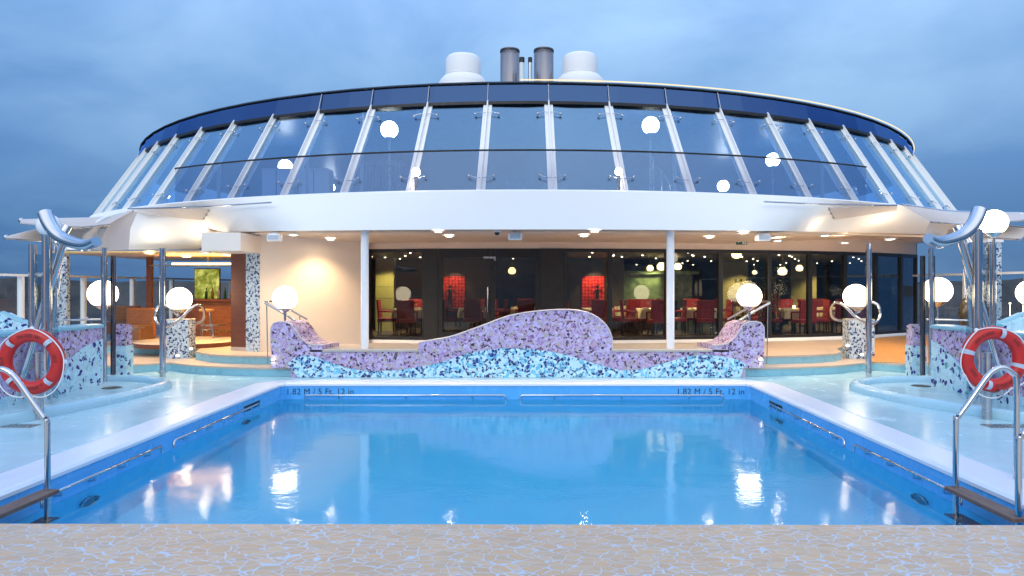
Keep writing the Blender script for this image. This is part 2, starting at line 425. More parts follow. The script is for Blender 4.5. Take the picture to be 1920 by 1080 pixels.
mb.add([(-DX,L[0][1],0)]+[(x,y,0) for x,y in L]+[(L[3][0],DFAR,0),(-DX,DFAR,0)], [tuple(range(7))])
mb.add([(DX,Rr[0][1],0),(DX,DFAR,0),(Rr[3][0],DFAR,0)]+[(x,y,0) for x,y in reversed(Rr)], [tuple(range(7))])
mb.add([(L[3][0],L[3][1],0),(Rr[3][0],Rr[3][1],0),(Rr[3][0],DFAR,0),(L[3][0],DFAR,0)], [(0,1,2,3)])
mb.add([(-DX,4,-1.5),(-DX,DFAR,-1.5),(-DX,DFAR,0),(-DX,4,0)], [(0,1,2,3)])
mb.add([(DX,4,-1.5),(DX,DFAR,-1.5),(DX,DFAR,0),(DX,4,0)], [(3,2,1,0)])
tag(mb.build('deck', m_deck), 'pale blue glossy resin deck around the pool', kind='structure')
# coping: soft raised rim
mb = MB(); prof = [(-.03,-.035),(-.03,-.004),(.03,.018),(.08,.024),(.85,.02),(1.0,.001),(1.0,-.05)]
rows = []
for t, z in prof:
    tt = t if t not in (.03,.08) else t
    rows.append([Vector((a[0]+(b[0]-a[0])*tt, a[1]+(b[1]-a[1])*tt, z)) for a, b in zip(pool_in, pool_out)][1:]+[Vector((pool_in[0][0]+(pool_out[0][0]-pool_in[0][0])*tt, pool_in[0][1], z))])
mb.grid(rows, 0, False)
tag(mb.build('pool_coping', m_coping), 'pale smooth raised edge running round the pool', kind='structure')
# basin: upper band of wall, wall and floor
mb = MB(); ring = pool_in
zs = [0.0, -.30, -1.78]
n = len(ring)
for k in range(2):
    hi = [(x,y,zs[k]) for x,y in ring]; lo = [(x,y,zs[k+1]) for x,y in ring]
    mb.add(hi+lo, [(i,(i+1)%n,n+(i+1)%n,n+i) for i in range(n)], k)
mb.add([(x,y,-1.78) for x,y in ring], [tuple(range(n))], 1)
tag(mb.build('pool_basin', [m_poolwall, m_pool]), 'blue painted pool walls and floor', kind='structure')
WZ = -.27
mb = MB(); inset = [(x*.9995,y-.002,WZ) for x,y in ring]
mb.add(inset, [tuple(range(n))])
tag(mb.build('water', m_water), 'still blue pool water with soft ripples', kind='structure')
# near ledge of broken tile
mb = MB()
mb.box((-DX,.6,-.12),(DX,PYN+.02,.03), 0, R(-.25), (0,PYN,0))
tag(mb.build('paving', m_terr), 'beige broken tile paving at the near end of the pool', kind='structure')
# lower platform and terrace
low = [(-DX,13.7),(-9.2,13.25),(-7.9,13.25),(-7.45,13.75),(-7.2,13.85),(-6.9,13.62),(-6.46,13.36),(-5.77,13.12),(-5.1,12.98),(-4.4,12.94),(4.0,12.94),(4.6,12.98),(5.27,13.10),(6.1,13.36),(6.7,13.75),(7.05,13.95),(7.4,13.6),(8.2,13.3),(DX,13.7),(DX,40),(-DX,40)]
mb = MB(); mb.prism(low, .002, .135, 1, 1); mb.prism([(x, y-.018) if y < 20 else (x,y) for x,y in low], .135, .17, 0, 0)
tag(mb.build('lower_step', [m_tread, m_aqua]), 'lowest curved step with aqua riser and tan stone edge', kind='structure')
top = [(-7.15,15.0),(-6.95,14.35),(-6.4,13.85),(-5.9,13.62),(-5.3,13.5),(-4.7,13.44),(4.3,13.44),(4.9,13.5),(5.8,13.72),(6.3,13.98),(6.65,14.4),(6.8,15.0),(7.6,16.2),(9.5,18.0),(11,20),(11,39),(-10.5,39),(-10.5,16.0),(-8.5,15.6)]
mb = MB(); mb.prism(top, .171, .305, 1, 1); mb.prism([(x, y-.018) if y < 20 else (x,y) for x,y in top], .305, .34, 0, 0)
tag(mb.build('terrace', [m_tread, m_aqua]), 'tan stone terrace in front of the restaurant', kind='structure')
# ramp at right
mb = MB(); mb.grid([[(6.95,13.9,.176),(8.75,13.5,.176)],[(7.6,15.4,.30),(10.3,15.3,.30)],[(8.3,16.9,.352),(11.2,17.0,.352)],[(9.6,18.4,.352),(11.3,19.5,.352)]], 0, True)
tag(mb.build('ramp', m_ramp), 'orange tiled ramp beside the glazed wall', kind='structure')
# sea and shore
M = Mat('harbour_sea'); v = M.coord((1,1,1)); M.pbr((.03,.06,.09), .12, 0, M.bump(M.noise(v, .25, 5, .6), .5, .5)); m_sea = M.m
mb = MB(); mb.add([(-9000,-9000,-24),(9000,-9000,-24),(9000,9000,-24),(-9000,9000,-24)], [(0,1,2,3)])
tag(mb.build('sea', m_sea), 'dark harbour water beyond the ship', kind='structure')
M = Mat('dim_shore'); v = M.coord((1,1,1)); M.pbr(M.mix(M.rng(M.noise(v, .02, 8, .75), .35, .65), (.030,.034,.042,1), (.095,.090,.085,1)), .9); m_shore = M.m
mb = MB()
for k, (yy, hb, off) in enumerate(((620,7,0),(900,12,4))):
    xs = [-2600+26*i for i in range(201)]
    lo_, hi_, bk_ = [], [], []
    for i, x in enumerate(xs):
        h = -24+24+hb*(.35+.5*abs(math.sin(i*.13+off))*abs(math.cos(i*.041+off)))+random.random()*2
        if i % 9 < 3: h += 1+random.random()*4
        lo_.append((x,yy,-24.5)); hi_.append((x,yy+20,h)); bk_.append((x,yy+260,-24.5))
    mb.grid([lo_,hi_,bk_], 0, False)
tag(mb.build('shore', m_shore), 'dark far shore with quays and low buildings', kind='structure')
# deck of the level the dome stands on
DC = 28.0; RB = 15.1; RT = 13.8; ZB = 3.5; ZT = 5.53
mb = MB(); mb.lathe([(.01,3.44),(RB+.25,3.44),(RB+.25,3.40)], (0,DC,0), 96, 0, False)
tag(mb.build('upper_deck', m_steel if False else paint('upper_deck_floor', (.16,.19,.23), .5, .1)), 'floor of the upper deck inside the glass ring', kind='structure')

# ------------------------------------------------------------------ pavilion building
bld = thing('pavilion', 'white two level deckhouse with long curved fascia over the glazed restaurant', 'building', (0,13,0))
FZ0, FZ1 = 2.76, 3.47
def botD(x): return 12.56+(29-math.sqrt(29**2-min(abs(x),20)**2))
def topD(x): return 28-math.sqrt(15.45**2-min(abs(x),15.0)**2)
# fascia: ruled between the two edges
rows = []
NS = 9
xs_b = [-9.6+19.4*i/72 for i in range(73)]
def botP(x):
    if x < -6.3:
        D = .84*F/70; return Vector((x*D/botD(x), D, 2.54))
    k = max(0, min(1, (abs(x)-4.2)/2.8)); k = k*k*(3-2*k)*.20
    D = (FZ0+k-H)*botD(x)/(FZ0-H); return Vector((x*D/botD(x), D, FZ0+k))
def fas(i, t):
    u = i/72; xb = xs_b[i]
    xt = xb*1.13
    pb = botP(xb)
    pt = Vector((xt, topD(xt), FZ1))
    p = pb.lerp(pt, t); s = abs(xb)/9.6
    p.y -= .16*math.sin(t*PI)*s**1.5; return p
rows = [[fas(i, t/NS) for i in range(73)] for t in range(NS+1)]
mb = MB(); mb.grid(rows, 0, True)
mb.grid([[fas(i,1) for i in range(73)], [fas(i,1)+Vector((0,.06,.03)) for i in range(73)], [Vector((fas(i,1).x*.99, fas(i,1).y+.7, FZ1+.03)) for i in range(73)]], 0, False)
mb.build('fascia', m_fascia, bld)
# joint seams with bolts on the fascia wings
def fas_at(px, py):
    best = None
    for i in range(73):
        for t in range(0, 41):
            p = fas(i, t/40); d = (VX+F*p.x/p.y-px)**2+(VY-F*(p.z-H)/p.y-py)**2
            if best is None or d < best[0]: best = (d, p)
    return best[1]
m_seam = paint('seam_grey', (.30,.27,.26), .5)
for e0, e1, fl in (((391,394),(380,414),[(243,391.5),(391,392),(380,414),(262,402)]),((1551,388),(1562,410),[(1551,388),(1688,384.5),(1679,394),(1562,410)])):
    a_, b_ = fas_at(*e0), fas_at(*e1)
    fo = bld
    q4 = [fas_at(*c_)*.985+Vector((0,0,H*.015)) for c_ in fl]
    mb = MB(); mb.grid([[q4[0].lerp(q4[1], j/8)+Vector((0,-.03*math.sin(PI*j/8),0)) for j in range(9)],[q4[3].lerp(q4[2], j/8) for j in range(9)]], 0, True, .015); fo = mb.build('canopy_flap', m_sail, bld)
    e_ = [fas_at(px_, py_)*.983+Vector((0,0,H*.017)) for px_, py_ in ([(506,381),(392,386),(243,391)] if e0[0] < 960 else [(1428,376),(1551,381),(1690,385)])]
    mb = MB(); mb.tube(curve(e_, 6), .016, 8); mb.build('canopy_rail', m_chrome, bld)
    a_ = a_*.982+Vector((0,0,H*.018)); b_ = b_*.982+Vector((0,0,H*.018))
    mb = MB(); mb.tube([a_, b_], .008, 6); mb.build('fascia_seam', m_seam, bld)
    for t in (.15,.5,.85):
        mb = MB(); mb.sphere(a_.lerp(b_, t), .022, 8, 6); mb.build('bolt', m_seam, fo)
# facade plan line
FP = [(x, 16.35+24-math.sqrt(576-x*x)+(0 if x < 8 else (x-8)**2*.05)) for x in (-4.5,-3.8,-3,-2,-1,0,1,2,3,4,5,6,7,8,9,10,10.6,11.2)]
def onplan(px, plan=FP):
    k = (px-VX)/F
    for (x0,y0),(x1,y1) in zip(plan, plan[1:]):
        # x0+t dx = k (y0 + t dy)
        dx, dy = x1-x0, y1-y0; t = (k*y0-x0)/(dx-k*dy)
        if -1e-6 <= t <= 1+1e-6: return Vector((x0+t*dx, y0+t*dy, 0))
    return Vector((plan[-1][0], plan[-1][1], 0))
# soffit
mb = MB()
rowA = [botP(x)+Vector((0,.02,.004)) for x in xs_b if -6.3 <= x]
rowB = []
for p in rowA:
    if p.x < -5.66: rowB.append(Vector((p.x, 14.9, p.z)))
    elif p.x < -3.78: rowB.append(Vector((p.x, 14.3+2.1*(p.x+5.66)/1.88, p.z)))
    else: rowB.append(Vector((p.x*1.12 if p.x > 0 else p.x, interp([(a*(1/1.12) if a > 0 else a, b) for a, b in FP], p.x)+.06, p.z)))
mb.grid([rowA, rowB], 0, False, thick=.03 if False else -.03); mb.build('soffit', m_soffit, bld)
# perforated strip under the fascia edge
mb = MB(); xs = [-5.4+14*i/40 for i in range(41)]
mb.grid([[Vector((x, botD(x)+.28, FZ0-.004)) for x in xs],[Vector((x, botD(x)+.62, FZ0-.004)) for x in xs]], 0, False); mb.build('soffit_grille', m_perf, bld)
# header over the glazing
ZG0, ZG1 = .42, 2.62
mb = MB()
hx = [Vector((FP[0][0],FP[0][1],0))]+[onplan(p) for p in range(690, 1731, 20)]
mb.grid([[Vector((p.x,p.y-.03,ZG1)) for p in hx],[Vector((p.x,p.y-.03,3.05)) for p in hx]], 0, True, thick=.12); mb.build('header', m_soffit, bld)
mb = MB(); mb.grid([[Vector((p.x,p.y-.05,.34)) for p in hx],[Vector((p.x,p.y-.05,ZG0)) for p in hx],[Vector((p.x,p.y+.12,ZG0)) for p in hx]], 0, True); mb.build('sill', m_white, bld)
# white wall left of the glazing
mb = MB(); a = Vector((-5.60,14.3,0)); b = Vector((-3.80,16.38,0))
mb.prism([(a.x,a.y),(b.x,b.y),(b.x-.1,b.y+.4),(a.x-.1,a.y+2.6)], .34, 2.98)
mb.build('wall', m_wallw, bld)
# beam over the bar opening
mb = MB(); mb.prism([(-6.32,13.28),(-5.58,13.32),(-5.56,14.3),(-5.7,14.6),(-6.5,14.6)], 2.405, FZ0+.002); mb.build('beam', m_wallw, bld)
mb = MB(); xsL = [-10.8,-9.5,-8.4,-7.4,-6.3]
mb.prism([(-10.6,15.2),(-6.9,15.0),(-6.48,14.5),(-5.62,14.5),(-5.62,19.9),(-10.6,19.9)], 2.46, 2.50); mb.build('bar_ceiling', paint('bar_ceiling', (.62,.42,.18), .3, .1), bld)  # golden glow of the bar is put into the ceiling's base colour
# jambs beside the bar: wood panel and mosaic pilaster
p0 = W(433,560,14.6); p1 = W(462,560,14.45); p2 = W(487,560,14.3)
mb = MB(); mb.prism([(p0.x,p0.y),(p1.x,p1.y),(p1.x+.02,p1.y+3.4),(p0.x+.02,p0.y+3.4)], .42, 2.458); mb.build('wood_panel', m_wood2, bld)
mb = MB(); mb.prism([(p0.x,p0.y-.01),(p1.x,p1.y-.01),(p1.x,p1.y+3),(p0.x,p0.y+3)], .34, .42); mb.build('plinth', m_tread, bld)
mb = MB(); mb.prism([(p1.x+.002,p1.y-.03),(p2.x,p2.y-.03),(p2.x,p2.y+.5),(p1.x+.002,p1.y+.5)], .34, 2.404); mb.build('mosaic_pilaster', m_mw, bld)
# round columns
for px, D in ((684,13.0),(1257,13.0)):
    c = W(px, 0, D); mb = MB(); mb.cyl((c.x,c.y,.34), .075, FZ0-.34, 20); mb.build('column', m_white, bld)
# windows : bays between mullion pixels
bays = [(692,797,'w'),(797,822,'p'),(822,920,'d'),(920,1012,'d'),(1012,1058,'p'),(1058,1143,'w'),(1143,1250,'w'),(1250,1350,'w'),(1350,1441,'w'),(1441,1517,'w'),(1517,1583,'w'),(1583,1641,'w'),(1641,1688,'w'),(1688,1722,'w')]
for a, b, k in bays:
    A, B = onplan(a), onplan(b); d = (B-A).normalized(); nrm = Vector((d.y,-d.x,0))
    def bar(mb, u0, u1, z0, z1, th=.05):
        Lw = (B-A).length
        q0, q1 = A+d*u0, A+d*u1
        mb.prism([tuple((q0+nrm*th).xy), tuple((q1+nrm*th).xy), tuple((q1-nrm*th).xy), tuple((q0-nrm*th).xy)], z0, z1)
    Lw = (B-A).length
    if k == 'p':
        mb = MB(); bar(mb, 0.002, Lw-.002, ZG0, ZG1, .06); mb.build('door_side_panel', m_dark, bld); continue
    fw = .055 if k == 'w' else .11
    mb = MB(); bar(mb, .001, fw, ZG0, ZG1); bar(mb, Lw-fw, Lw-.001, ZG0, ZG1); bar(mb, fw+.001, Lw-fw-.001, ZG1-(.09 if k=='w' else .22), ZG1-.001); bar(mb, fw+.001, Lw-fw-.001, ZG0+.001, ZG0+(.07 if k=='w' else .2))
    wn = mb.build('window' if k == 'w' else 'door', m_black, bld)
    mb = MB(); bar(mb, fw, Lw-fw, ZG0+.06, ZG1-.08, .005); mb.build('pane', (m_glassr if a >= 1583 else m_glassw) if k == 'w' else m_doorglass, wn)
    if k == 'd' and a == 822:
        mb = MB(); c = A+d*(Lw-.06); mb.tube([c+nrm*.12+Vector((0,0,1.1)), c+nrm*.12+Vector((0,0,1.7))], .014, 8); mb.build('handle', m_chrome, wn)
mb = MB(); c = onplan(918)
mb.box((c.x-.14,c.y-.14,2.38),(c.x+.13,c.y-.09,2.42)); mb.box((c.x+.11,c.y-.15,2.33),(c.x+.15,c.y-.07,2.42)); mb.build('door_closer', m_steel, bld)
# rooms: back walls, side walls, ceiling of the restaurant
mb = MB()
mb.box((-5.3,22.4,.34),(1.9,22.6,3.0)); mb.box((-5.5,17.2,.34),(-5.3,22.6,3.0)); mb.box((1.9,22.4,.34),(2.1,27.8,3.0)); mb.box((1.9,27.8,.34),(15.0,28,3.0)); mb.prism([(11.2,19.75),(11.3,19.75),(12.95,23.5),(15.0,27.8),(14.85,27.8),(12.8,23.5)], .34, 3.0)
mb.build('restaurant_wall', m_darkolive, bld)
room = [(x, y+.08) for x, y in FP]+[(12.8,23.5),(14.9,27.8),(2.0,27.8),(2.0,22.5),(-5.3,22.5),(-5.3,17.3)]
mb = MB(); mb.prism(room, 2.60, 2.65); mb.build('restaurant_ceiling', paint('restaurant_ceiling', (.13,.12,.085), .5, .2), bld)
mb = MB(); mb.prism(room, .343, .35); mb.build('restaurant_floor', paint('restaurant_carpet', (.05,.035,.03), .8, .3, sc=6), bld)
mb = MB(); mb.box((-4.62,20.9,.35),(-4.05,21.2,2.59))
for z in (1.0,1.35,1.7): mb.box((-4.625,20.893,z),(-4.045,20.9,z+.008), 1)
mb.build('lit_wall_panel', [m_olive, m_dark], bld)
mb = MB(); mb.box((2.4,21.4,.35),(5.2,21.6,2.1)); mb.box((2.2,21.3,2.1),(5.4,21.62,2.2)); mb.build('sideboard_niche', paint('green_lit_niche', (.10,.14,.07), .4, .4, sc=6), bld)
for x0 in (6.9,9.3):
    mb = MB(); mb.box((x0,24.0,.36),(x0+.9,24.2,2.59)); mb.build('lit_wall_panel', m_olive, bld)
mb = MB(); mb.box((2.5,21.24,.36),(4.7,21.36,1.28)); mb.build('sideboard', m_black, bld)
mb = MB(); mb.box((-1.2,22.28,.9),(.35,22.39,2.1)); mb.box((-1.25,22.25,.85),(-1.2,22.38,2.15)); mb.box((.35,22.25,.85),(.4,22.38,2.15)); mb.build('rear_window', paint('night_blue_window', (.02,.035,.07), .12, .4, sc=3), bld)
# structure closing the building body between levels
mb = MB(); mb.prism([(RB*math.cos(PI*k/24)*.93, DC-RB*math.sin(PI*k/24)*.93) for k in range(25)], 3.2, 3.42); mb.build('floor_slab', m_white, bld)
# bar back walls
mb = MB(); mb.box((-8.6,19.9,1.24),(-8.0,20.0,2.38)); mb.box((-7.1,19.9,.34),(-5.55,20.05,2.38)); mb.build('bar_wall', paint('bar_grey_panels', (.10,.14,.17), .4, .2), bld)

# ceiling lights under the soffit
cl = thing('ceiling_light', '', 'ceiling light', (0,0,0), 'round warm downlights in the soffit')
mb = MB(); mb.lathe([(.115,0.0),(.115,-.02),(.085,-.03),(.085,-.012)], (0,0,0), 20); mb.build('trim_ring', m_white, cl, False)
mb = MB(); mb.lathe([(.001,-.022),(.084,-.022)], (0,0,0), 20); mb.build('lens', m_lens, cl, False)
def downlight(root, power, col=(1,.78,.50), ang=130, blend=.8, z=-.05, rot=(0,0,0), r=.05):
    ld = bpy.data.lights.new('downlight', 'SPOT'); ld.energy = power; ld.color = col; ld.spot_size = R(ang); ld.spot_blend = blend; ld.shadow_soft_size = r
    o = bpy.data.objects.new('lamp', ld); COL.objects.link(o); o.parent = root; o.location = (0,0,z); o.rotation_euler = rot; return o
DL = [(550,438.5,'over the white wall, beside the white speaker box',9),(620,447,'nearest above the glow on the white wall',30),(822,432,'near the front edge above the glazing left of the camera dome',14),
      (842,441,'set back above the glass doors',8),(1115,431,'near the front edge between the middle speaker and the right column',14),(1095,440,'set back behind the front one right of the middle speaker',8),(1330,443,'set back just right of the right column',12),
      (1394,434.5,'above the green exit sign',18),(1458,450,'set back below the right speaker box',12),(1547,439.5,'right of the right speaker box near the fascia edge',14),(1583,454,'set back above the tall slim pole on the right',12),(1669,447,'near the right end of the soffit at the fascia edge',14)]
first = True
for px, py, lb, pw in DL:
    D = (FZ0-H)*F/(VY-py); p = W(px, py, D); p.z = FZ0-.002
    lab = 'round warm downlight '+lb
    if first: cl.location = p; cl['label'] = lab; o = cl; first = False
    else: o = dup(cl, p, 0, lab, 'round warm downlights in the soffit')
    o['_pw'] = pw
    LOC[px] = (o, pw)
for px, (o, pw) in LOC.items(): downlight(o, pw*(4 if px == 620 else 5), (1,.66,.34))
for px in LOC: del LOC[px][0]['_pw']
# lights on the bar ceiling
bl = [(280,473.5,'above the left end of the bar',16),(385,472,'above the middle of the bar, nearest the opening',40),(425,477,'beside the cherry wood panel',34),(350,480,'deep in the bar ceiling',20)]
for px, py, lb, pw in bl:
    D = (2.46-H)*F/(VY-py); p = W(px, py, D); p.z = 2.458
    if p.y > 19: p = W(px, py, 18.5); p.z = 2.458
    o = dup(cl, p, 0, 'round yellow bar downlight '+lb, 'downlights over the bar')
    for ch in list(o.children):
        if ch.type == 'LIGHT': bpy.data.objects.remove(ch)
    downlight(o, pw*4, (1,.62,.22))
# speakers, camera, exit sign
sp_ = thing('speaker', 'white rounded speaker box at the left end of the soffit', 'speaker', (0,0,0), 'white speakers under the soffit')
mb = MB(); mb.bevbox((-.13,-.09,-.17),(.13,.09,-.03), .03); mb.build('case', m_white, sp_, False)
mb = MB(); mb.box((-.04,-.03,-.03),(.04,.03,0)); mb.build('bracket', m_steel, sp_, False)
mb = MB(); mb.box((-.10,-.094,-.15),(.10,-.0905,-.06)); mb.build('grille', paint('speaker_mesh', (.45,.48,.52), .6, .1), sp_, False)
for i, (px, py, lb) in enumerate(((515,441,''),(966,437,'white rounded speaker box in the middle beside the camera dome'),(1430,440,'white rounded speaker box right of the exit sign'))):
    D = 12.95+(.25 if abs(px-966) > 300 else 0); p = W(px, py, D); p.z = FZ0-.001
    if i == 0: sp_.location = p
    else: dup(sp_, p, 0, lb)
cm = thing('security_camera', 'small dark dome security camera on a white base under the soffit', 'camera', tuple(Vector((W(932,430,12.9).x,12.9,FZ0))))
mb = MB(); mb.cyl(cm.location+Vector((0,0,-.03)), .06, .03, 20); mb.build('base', m_white, cm)
mb = MB(); mb.sphere(cm.location+Vector((0,0,-.035)), .05, 16, 10); mb.build('lens_dome', m_black, cm)
p = W(1390,453,16.3); ex = thing('exit_sign', 'small green exit sign with running figure and arrow under the soffit', 'sign', tuple(p))
mb = MB(); mb.box((p.x-.13,p.y-.02,p.z-.075),(p.x+.13,p.y,p.z+.075)); mb.build('board', m_green, ex)
mb = MB(); y = p.y-.024
def zq(pts): mb.add([(p.x+a,y,p.z+b) for a,b in pts], [tuple(range(len(pts)))])
zq([(.02,-.06),(.11,-.06),(.11,.06),(.02,.06)])
zq([(-.11,0),(-.065,-.035),(-.065,.035)]); zq([(-.065,-.012),(-.01,-.012),(-.01,.012),(-.065,.012)])
mb.build('arrow_and_doorway', m_signw, ex)
mb = MB(); y = p.y-.027
zq([(.055,-.015),(.075,-.012),(.08,.022),(.06,.025)]); zq([(.06,.03),(.078,.03),(.078,.05),(.06,.05)]); zq([(.04,-.05),(.05,-.052),(.07,-.012),(.055,-.012)]); zq([(.07,-.05),(.08,-.05),(.078,-.012),(.066,-.012)]); zq([(.035,.0),(.04,.01),(.062,.024),(.062,.012)])
mb.build('running_figure', m_green, ex)
mb = MB(); mb.tube([(p.x,p.y-.01,p.z+.075),(p.x,p.y-.01,FZ0)], .008, 8); mb.build('hanger', m_steel, ex)

# ------------------------------------------------------------------ glass dome ring
dome = thing('glass_dome', 'ring of sloping tinted glass panes between white mullions on the upper deck', 'glass dome', (0,DC,3.5))
angs = [-1.9-5.22*k for k in range(0)]
mull = sorted([1.9+5.21*k for k in range(-14, 15)])
def cone(deg, t, out=0.0):
    r = lerp(RB, RT, t)+out; a = R(deg); return Vector((r*math.sin(a), DC-r*math.cos(a), lerp(ZB-.06, ZT, t)))
for a, b in zip(mull, mull[1:]):
    g = .12
    P = [cone(a+g, 0.0, .02), cone(b-g, 0.0, .02), cone(b-g, .985, .02), cone(a+g, .985, .02)]
    nn = (P[1]-P[0]).cross(P[3]-P[0]).normalized()
    mb = MB(); Q = [p-nn*.012 for p in P]
    mb.add(P+Q, [(0,1,2,3),(7,6,5,4),(0,4,5,1),(1,5,6,2),(2,6,7,3),(3,7,4,0)]); mb.build('glass_pane', m_dome, dome)
for a in mull:
    d = Vector((math.sin(R(a)), -math.cos(R(a)), 0)); t_ = Vector((math.cos(R(a)), math.sin(R(a)), 0))
    up = (cone(a,1)-cone(a,0)).normalized(); nn = t_.cross(up).normalized()*-1
    if nn.dot(d) < 0: nn = -nn
    lo, hi = cone(a, -.02), cone(a, 1.0)
    def plate(mb, o0, o1, w):
        vs = []
        for base in (lo, hi):
            for o_, s_ in ((o0,-1),(o0,1),(o1,1),(o1,-1)): vs.append(base+nn*o_+t_*w*s_)
        mb.add(vs, [(3,2,1,0),(4,5,6,7),(0,1,5,4),(1,2,6,5),(2,3,7,6),(3,0,4,7)])
    mb = MB(); plate(mb, -.16, -.03, .010); plate(mb, .004, .028, .088 if abs(a) < 20 else .05); plate(mb, .03, .11, .012)
    mu = mb.build('mullion', m_fascia, dome)
    if abs(a) < 50:
        for t in (.15,.86):
            mb = MB(); c = cone(a, t)+nn*.07
            for s_ in (-1,1):
                e = c+t_*.24*s_-up*(.03 if t > .5 else -.06)
                mb.tube([c, c+t_*.12*s_+nn*.01, e], .008, 8); mb.sphere(e-nn*.01, .03, 10, 8)
            mb.build('glass_clamp', m_chrome, mu)
# roof band, edge lines, roof slab, led rim
def ringrow(r, z, a0=-92, a1=92, n=46): return [Vector((r*math.sin(R(lerp(a0,a1,i/n))), DC-r*math.cos(R(lerp(a0,a1,i/n))), z)) for i in range(n+1)]
mb = MB(); mb.grid([ringrow(RT+.10,ZT-.045),ringrow(RT+.10,ZT+.015)], 0, False); mb.grid([ringrow(RT-.15,ZT-.045),ringrow(RT+.10,ZT-.045)], 0, False); mb.build('lower_band_edge', m_black, dome)
mb = MB(); mb.grid([ringrow(RT+.09,ZT+.015),ringrow(RT-.02,5.93)], 0, False, thick=.02); mb.build('roof_band', m_band, dome)
mb = MB(); mb.grid([ringrow(RT-.0,5.93),ringrow(RT+.02,5.95),ringrow(RT-.02,5.985),ringrow(RT-.3,5.99)], 0, False); mb.build('roof_edge', m_black, dome)
for a in mull:
    if abs(a) < 22:
        mb = MB(); mb.tube([Vector((r*math.sin(R(a)), DC-r*math.cos(R(a)), z)) for r, z in ((RT+.115,ZT+.03),(RT+.0,5.92))], .01, 6); mb.build('band_joint', m_steel, dome)
mb = MB(); mb.tube(ringrow(RT+.03,6.0,-.5,72,40), .013, 8); mb.build('rim_light', m_led, dome)
mb = MB(); mb.lathe([(.01,5.90),(RT-.06,5.90),(RT-.06,5.975),(.01,5.98)], (0,DC,0), 72, 0, False); mb.build('roof', paint('dome_ceiling', (.03,.055,.10), .4, .1), dome)
# glass balustrade inside
bal = thing('glass_balustrade', 'low curved glass balustrade with dark top rail along the white fascia', 'balustrade', (0,DC,3.44))
rr_ = 15.34; zb = 4.24
mb = MB(); mb.tube(ringrow(rr_,zb,-29.4,27.95,48), .018, 8); mb.build('top_rail', m_black, bal)
mb = MB(); mb.grid([ringrow(rr_,3.46,-29.4,27.95,48),ringrow(rr_,zb-.02,-29.4,27.95,48)], 0, False, thick=.012); mb.build('glass_panel', glass('balustrade_glass', (.86,.86,.89), .04), bal)
# lamps seen through the glass
globes_up = [(730,243,16,'large globe lamp behind the glass left of centre'),(1220,235,16,'large globe lamp behind the glass right of centre'),(535,312,13,'globe lamp behind the fourth bay left of centre'),
   (619,352,9,'half hidden globe lamp low behind the left glass'),(780,323,8,'small globe lamp on a post left of the middle panes'),(1160,322,7,'small globe lamp on a post right of the middle panes'),
   (1356,349,11,'low globe lamp behind the right glass'),(1449,300,13,'globe lamp on a post behind the right glass'),(312,367,6,'tiny globe lamp at the far left of the glass ring'),(1648,359,6,'tiny globe lamp at the far right of the glass ring')]
m_upg = emis('upper_globe_lit', (1.0,.88,.66), 22.0)
for px, py, r, lb in globes_up:
    D = 12.87 if px in (780,1160) else min(256/r, (5.55-H)*F/(VY-py)); p = W(px, py, D); rad = r*D/F
    t = thing('globe_lamp', lb, 'lamp', (p.x,p.y,3.44), 'globe lamps on the upper deck')
    mb = MB(); mb.sphere(p, rad, 24, 14); mb.build('globe', m_upg, t)
    mb = MB(); mb.cyl((p.x,p.y,3.44), .03, p.z-rad-3.44, 10); mb.cyl((p.x,p.y,p.z-rad*1.05), rad*.5, rad*.15, 16); mb.tube([p+Vector((-rad*1.02,0,0)),p+Vector((0,-rad*1.02,0)),p+Vector((rad*1.02,0,0))], .008, 6); mb.build('post', m_steel, t)
# posts and furniture of the upper deck
for px, D, lb in ((1243,15.2,'left'),(1296,14.6,'')): pass
for i, (px, D, lb) in enumerate(((678,15.6,'thin pale roof post behind the left glass next to the large globe'),(576,16.5,'pale roof post behind the left glass near the globe'),(410,17.5,'pale roof post far left behind the glass'),(1265,15.4,'brown roof post right of the large globe'),(1542,17.0,'wide pale roof post far right behind the glass'))):
    x = (px-VX)/F*D; mb = MB(); mb.cyl((x,D,3.44), .045, 2.46, 14); mb.cyl((x,D,3.44), .09, .03, 14)
    tag(mb.build('roof_post', paint('post_paint', (.42,.38,.40), .4)), lb, 'post', 'slim roof posts behind the glass')
p = W(963,0,15.5); t = thing('cabinet', 'dark square cabinet standing behind the middle pane', 'cabinet', (p.x,p.y,3.44))
mb = MB(); mb.bevbox((p.x-.2,p.y,3.46),(p.x+.2,p.y+.3,4.12), .015); mb.build('body', paint('cabinet_blue', (.05,.07,.12), .4), t)
mb = MB(); mb.box((p.x-.17,p.y-.012,3.5),(p.x+.17,p.y-.002,4.08)); mb.build('front_panel', paint('cabinet_front', (.07,.09,.15), .3), t)
p = W(708,0,17.0); t = thing('slatted_screen', 'tall dark screen of upright slats behind the left glass', 'screen', (p.x,p.y,3.44))
mb = MB()
for i in range(16): mb.box((p.x-.62+i*.08,p.y,3.46),(p.x-.57+i*.08,p.y+.04,4.85))
mb.build('slats', paint('slat_blue', (.05,.08,.16), .5), t)
mb = MB(); mb.box((p.x-.65,p.y+.042,3.5),(p.x+.7,p.y+.07,3.56)); mb.box((p.x-.65,p.y+.042,4.7),(p.x+.7,p.y+.07,4.76)); mb.build('rails', m_black, t)
